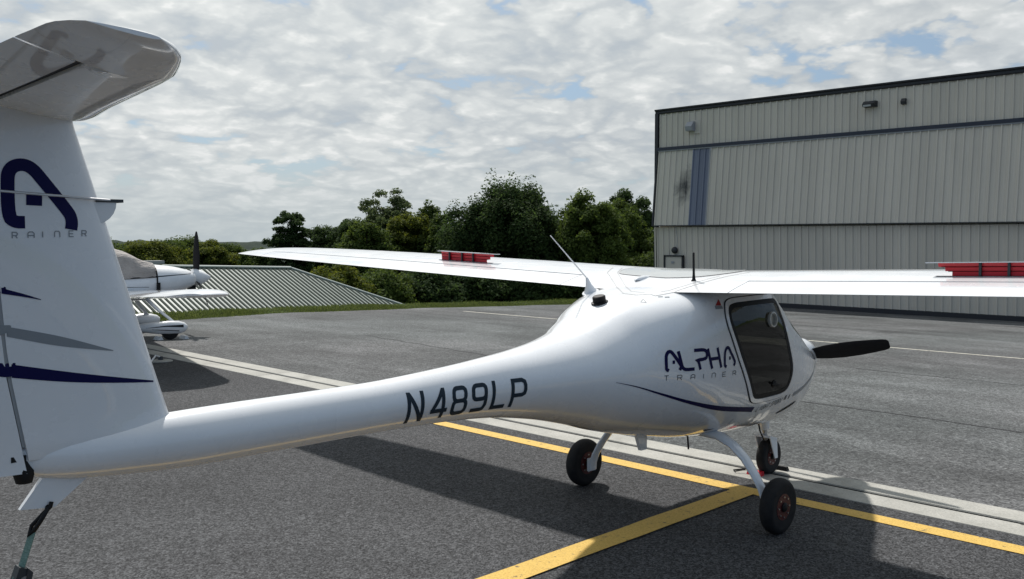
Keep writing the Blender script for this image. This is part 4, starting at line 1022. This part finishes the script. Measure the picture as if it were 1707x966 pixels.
top_line([(-.42, -.20), (-.26, -.28), (-.04, -.37)], .006, l=.0018)
top_line([(-.60, -.20), (-.645, -.215), (-.63, -.245), (-.60, -.20)], .004, name='sticker_outline')
for (a, b) in ((-.52, -.25), (-.50, -.285)): top_line([(a, b), (a + .02, b - .02)], .014, 'grey_vinyl', 'sticker')

# ------------------------------------------------------------------ tie-down strap at the tail
st = tag(empty('tie_down_strap', (-4.28, 0, 0)), 'green webbing tie-down strap with ratchet hooked to the white tail skid', 'strap')
def S(x, y, z): return (x + 4.28, y, z)
hk = MB(); lp = [S(-3.900, -.018, .832), S(-3.905, -.020, .815), S(-3.930, -.012, .790), S(-3.960, .012, .750), S(-3.972, .006, .715), S(-3.958, -.006, .735), S(-3.940, -.022, .770), S(-3.918, -.024, .805)]
hk.tube(lp + [S(-3.900, .02, .832)], .008, 8); hk.build('rope_loop', 'black_plastic', st, 60)
def web(P, w, name):
    mb = MB(); rings = []
    side = Vector((.55, -.83, .1)).normalized()
    for i, p in enumerate(P):
        p = Vector(p); t = (Vector(P[min(i+1, len(P)-1)]) - Vector(P[max(i-1, 0)])).normalized(); n = t.cross(side).normalized(); s2 = n.cross(t)
        rings.append([p + s2*w/2 + n*.002, p - s2*w/2 + n*.002, p - s2*w/2 - n*.002, p + s2*w/2 - n*.002])
    mb.loft(rings); return mb.build(name, 'green_webbing', st, 30)
web([S(-3.962, 0, .730), S(-3.985, 0, .66), S(-4.010, 0, .585)], .026, 'webbing')
web([S(-4.022, -.01, .575), S(-4.07, -.01, .47), S(-4.18, 0, .22), S(-4.28, 0, .005)], .034, 'webbing')
web([S(-4.010, .012, .570), S(-4.04, .02, .47), S(-4.13, .02, .25)], .028, 'webbing')
rt = MB(); rt.box(S(-4.012, 0, .575), (.035, .05, .075), Ry(.35)); rt.build('ratchet', 'dark_steel', st)
MB().lathe([(-.028, .022), (.028, .022)], S(-3.998, 0, .560), (0, 1, 0), 14).build('ratchet_spool', 'steel', st, 40)
hd = MB(); hd.loft([[S(x, y, z) for x, z in ((-3.990, .610), (-3.972, .590), (-3.985, .535), (-4.015, .520), (-4.02, .535), (-4.0, .55))] for y in (-.03, .03)]); hd.build('ratchet_handle', 'dark_steel', st)
MB().lathe([(0, .04), (.02, .04), (.03, .02), (.03, .001)], S(-4.28, 0, 0), (0, 0, 1), 12).build('ground_anchor', 'dark_steel', st, 40)

# ------------------------------------------------------------------ red wheel chock with a cord at the nose wheel
ck = tag(empty('wheel_chock', (1.13, .02, .004)), 'small red wheel chock with black cord against the nose wheel', 'chock')
mb = MB(); mb.loft([[(a, y, b) for a, b in ((-.035, 0), (.02, 0), (.012, .035), (-.02, .03))] for y in (-.04, .08)]); mb.build('chock_block', 'red_paint', ck)
MB().tube([(-.02, .10, .03), (-.06, .16, .012), (-.02, .20, .008), (.05, .17, .008), (.10, .10, .01)], .005, 6).build('cord', 'black_plastic', ck, 60)
ck2 = tag(empty('wheel_chock', (1.40, -.01, .004)), 'small black block in front of the nose wheel', 'chock')
mb = MB(); mb.loft([[(a, y, b) for a, b in ((.035, 0), (-.02, 0), (-.012, .03), (.015, .03))] for y in (-.06, .06)]); mb.build('chock_block', 'tyre_rubber', ck2)  # low black block just ahead of the nose wheel

# ------------------------------------------------------------------ second airplane, low wing, cloth over its canopy
a2 = tag(empty('parked_airplane', (1.82, 13.43, -.03), rad(-10)), 'white low-wing airplane with tan cloth cover over its canopy and black propeller', 'airplane')
A2 = [(-3.9, .95, 1.12, .05, 1.03), (-3.2, .86, 1.18, .12, 1.02), (-2.2, .76, 1.26, .24, 1.00), (-1.2, .68, 1.32, .42, .98), (-.4, .64, 1.33, .50, .97), (.3, .66, 1.33, .48, .98), (.8, .74, 1.29, .42, 1.0), (1.10, .84, 1.22, .34, 1.03), (1.24, .90, 1.17, .26, 1.05), (1.27, .93, 1.15, .20, 1.05)]
f2 = [pchip([r[0] for r in A2], [r[i] for r in A2]) for i in range(1, 5)]
def ring2(x, n=44, e=2.5):
    zb, zt, hw, zm = (f(x) for f in f2); o = []
    for j in range(n):
        t = 2*math.pi*j/n; c, s = math.cos(t), math.sin(t); o.append((x, math.copysign(abs(c)**(2/e), c)*hw, zm + math.copysign(abs(s)**(2/e), s)*((zt-zm) if s >= 0 else (zm-zb))))
    return o
xs2 = list(np.arange(-3.9, 1.2, .1)) + [1.16, 1.2, 1.24, 1.27]
f2o = MB().loft([ring2(x) for x in xs2]).build('fuselage', 'white_gelcoat', a2, 45)
# cloth cover
cv = MB(); rings = []
for i, x in enumerate(np.arange(-1.75, .51, .06)):
    zt = float(np.interp(x, (-1.75, -1.4, -.9, -.3, .0, .25, .5), (1.30, 1.44, 1.60, 1.63, 1.56, 1.42, 1.335))); hw = float(np.interp(x, (-1.75, -.4, .5), (.36, .515, .475))); zb = float(np.interp(x, (-1.75, .5), (1.02, 1.10)))
    r = []
    for k in range(21):
        t = math.pi*k/20; w = 1 + .018*math.sin(9*t + 5*x) + .012*math.sin(17*x + 3*t)
        r.append((x, hw*1.02*w*math.copysign(abs(math.cos(t))**.6, math.cos(t)), zb + (zt + .012 - zb)*w*abs(math.sin(t))**.75))
    rings.append(r)
cv.loft(rings, cap=False, closed=False); cvo = cv.build('canopy_cover', 'canopy_cloth', a2, 60)
bz = bvh_of(f2o)
def side2(x, z, l=.004): return hit(bz, x, z, -1, l)[0]
mb = MB(); P = densify([(-1.75, 1.02), (.5, 1.10)], .05); strip_on(mb, offset_line(P, .012), offset_line(P, -.012), lambda x, z: side2(x, z, .022), 1); mb.build('cover_strap', 'black_plastic', cvo)
mb = MB(); P = densify([(.50, 1.30), (.50, .74)], .05); strip_on(mb, offset_line(P, .014), offset_line(P, -.014), lambda x, z: side2(x, z, .012), 1); mb.build('cover_strap', 'black_plastic', cvo)
mb = MB(); P = densify([(.18, 1.09), (.49, 1.19)], .05); strip_on(mb, offset_line(P, .012), offset_line(P, -.012), lambda x, z: side2(x, z, .020), 1); mb.build('cover_strap', 'black_plastic', cvo)
MB().box(side2(.51, .93, .03), (.06, .04, .14)).build('strap_buckle', 'black_plastic', cvo)
for U, D in (([(.52, 1.118), (1.15, 1.145)], [(.52, 1.098), (1.15, 1.137)]), ([(-.8, .96), (.35, .925)], [(-.8, .945), (.35, .918)]), ([(-.8, .86), (-.1, .855)], [(-.8, .85), (-.1, .85)])):
    mb = MB(); A, B = densify(U, .05), densify(D, .05); strip_on(mb, A, B, side2, 1); mb.build('stripe', 'slate_vinyl', a2)
sp = empty('propeller', (1.33, 0, 1.055), 0, a2)
MB().lathe([(-.07, .16), (0, .165), (.08, .14), (.18, .085), (.26, .03), (.275, .001)], (0, 0, 0), (1, 0, 0), 28).build('spinner', 'white_matte', sp, 40)
for sg in (0, 1, 2):
    mb = MB(); rr_ = []
    for r, c, tw in ((.08, .07, 55), (.2, .13, 45), (.4, .165, 33), (.6, .15, 26), (.78, .11, 21), (.86, .06, 19), (.88, .02, 19)):
        R = Matrix.Rotation(rad(tw), 3, 'Z'); rr_.append([R @ Vector((.5*c*.14*math.sin(a), .5*c*math.cos(a), r)) for a in (2*math.pi*q/12 for q in range(12))])
    mb.loft(rr_); Rx = Matrix.Rotation(rad(4 + 120*sg), 3, 'X') @ Matrix.Rotation(0, 3, 'Y'); mb.v = [tuple(Rx @ Vector(p)) for p in mb.v]; mb.build('blade', 'black_blade', sp, 50)
MB().box((1.22, -.06, .86), (.12, .16, .10)).build('air_scoop', 'black_plastic', a2)
for s in (-1, 1):
    W2 = empty('wing', (0, 0, 0), 0, a2)
    def w2(y, n=16):
        le = float(np.interp(y, (.3, 5.7, 5.95, 6.12), (.42, .12, .0, -.35))); te = float(np.interp(y, (.3, 5.7, 6.12), (-.98, -.98, -.80))); c = le - te; z0 = .74 + .058*y
        ts = [0.5 - 0.5*math.cos(math.pi*i/n) for i in range(n+1)]; thk = .105 if y < 5.7 else float(np.interp(y, (5.7, 6.12), (.105, .05)))
        up = [(le - t*c, s*y, z0 + c*(naca(t, thk, .02)[1] + naca(t, thk, .02)[0])) for t in ts]; lo = [(le - t*c, s*y, z0 + c*(naca(t, thk, .02)[1] - naca(t, thk, .02)[0])) for t in ts]
        return up[::-1] + lo[1:-1]
    MB().loft([w2(y) for y in (.3, 1, 2, 3, 4, 5, 5.7, 5.8, 5.9, 6.0, 6.07, 6.12)]).build('wing_panel', 'white_gelcoat', W2, 40)
    MB().tube([(.30, .45*s, .72), (.42, .66*s, .55), (.60, .90*s, .36), (.68, .96*s, .27)], [.05, .045, .040, .038], 12, .45, up=(0, 0, 1)).build('gear_leg', 'white_gelcoat', a2, 50)
    pn = MB(); rg = []
    for x, r1, r2, zc in ((-.34, .010, .010, .25), (-.15, .038, .038, .245), (.05, .065, .068, .235), (.30, .088, .100, .222), (.55, .095, .125, .215), (.72, .088, .118, .212), (.83, .064, .085, .212), (.88, .028, .038, .214), (.89, .004, .005, .215)):
        rg.append([(x, .95*s + r1*math.cos(a), zc + r2*math.sin(a)) for a in (2*math.pi*q/20 for q in range(20))])
    po = pn.loft(rg).build('wheel_pant', 'white_gelcoat', a2, 60)
    bp_ = bvh_of(po)
    if s < 0:
        for U, D in (([(.15, .235), (.5, .262), (.80, .262)], [(.15, .232), (.5, .240), (.80, .215)]), ([(.25, .205), (.5, .185), (.72, .165)], [(.25, .200), (.5, .172), (.72, .150)])):
            A, B = densify(U, .03), densify(D, .03); m_ = min(len(A), len(B)); mb = MB(); strip_on(mb, A[:m_], B[:m_], lambda x, z: hit(bp_, x, z, -1, .003)[0], 1); mb.build('pant_stripe', 'black_plastic', po)
    MB().lathe([(-.05, .08), (-.04, .145), (0, .16), (.04, .145), (.05, .08)], (.58, .95*s, .16), (0, 1, 0), 28).build('tyre', 'tyre_rubber', a2, 50)
for x, wv in ((-3.75, 1.15),):
    for s in (-1, 1): MB().loft([[(-3.3, s*y, 1.10), (-3.45, s*y, 1.13), (-3.95, s*y, 1.10), (-3.45, s*y, 1.08)] for y in (.05, wv)]).build('tailplane', 'white_gelcoat', a2)
    MB().loft([[(a, .03, z), (b, .03, z), (b, -.03, z), (a, -.03, z)] for z, a, b in ((1.08, -3.2, -4.0), (1.9, -3.7, -4.1))]).build('fin', 'white_gelcoat', a2)
MB().tube([(-3.8, 0, 1.0), (-3.95, 0, .16)], .02, 8).build('tail_wheel_spring', 'dark_steel', a2)
MB().lathe([(-.025, .05), (-.02, .08), (.02, .08), (.025, .05)], (-3.95, 0, .08), (0, 1, 0), 20).build('tail_tyre', 'tyre_rubber', a2, 40)

# chocks at that airplane's wheel and the tie-down ring by its wing
for i, (x, lb) in enumerate(((2.50, 'small white wheel chock ahead of the striped wheel pant'), (2.02, 'small white wheel chock behind the striped wheel pant'))):
    c = tag(empty('wheel_chock', (x, 12.42 - .09*i*0, far_z(x) + .002)), lb, 'chock')
    mb = MB(); k = -1 if i == 0 else 1
    mb.loft([[(a*k, y, b) for a, b in ((.05, 0), (-.05, 0), (-.01, .06), (.02, .06))] for y in (-.10, .10)]); mb.build('chock_block', 'white_matte', c)
td = tag(empty('tie_down_plate', (.74, 9.45, .003)), 'pale oval tie-down plate with rope on the asphalt beside the concrete strip', 'tie-down')
MB().lathe([(0, .16), (.010, .16), (.022, .13), (.022, .001)], (0, 0, 0), (0, 0, 1), 24).build('plate', 'concrete', td, 30)
MB().lathe([(0, .04), (.05, .035), (.05, .001)], (0, .02, .022), (0, 0, 1), 12).build('anchor', 'dark_steel', td, 30)
MB().tube([(0, .02, .06), (-.10, -.05, .10), (-.22, -.16, .03), (-.30, -.30, .012)], .012, 6).build('rope', 'white_matte', td, 60)
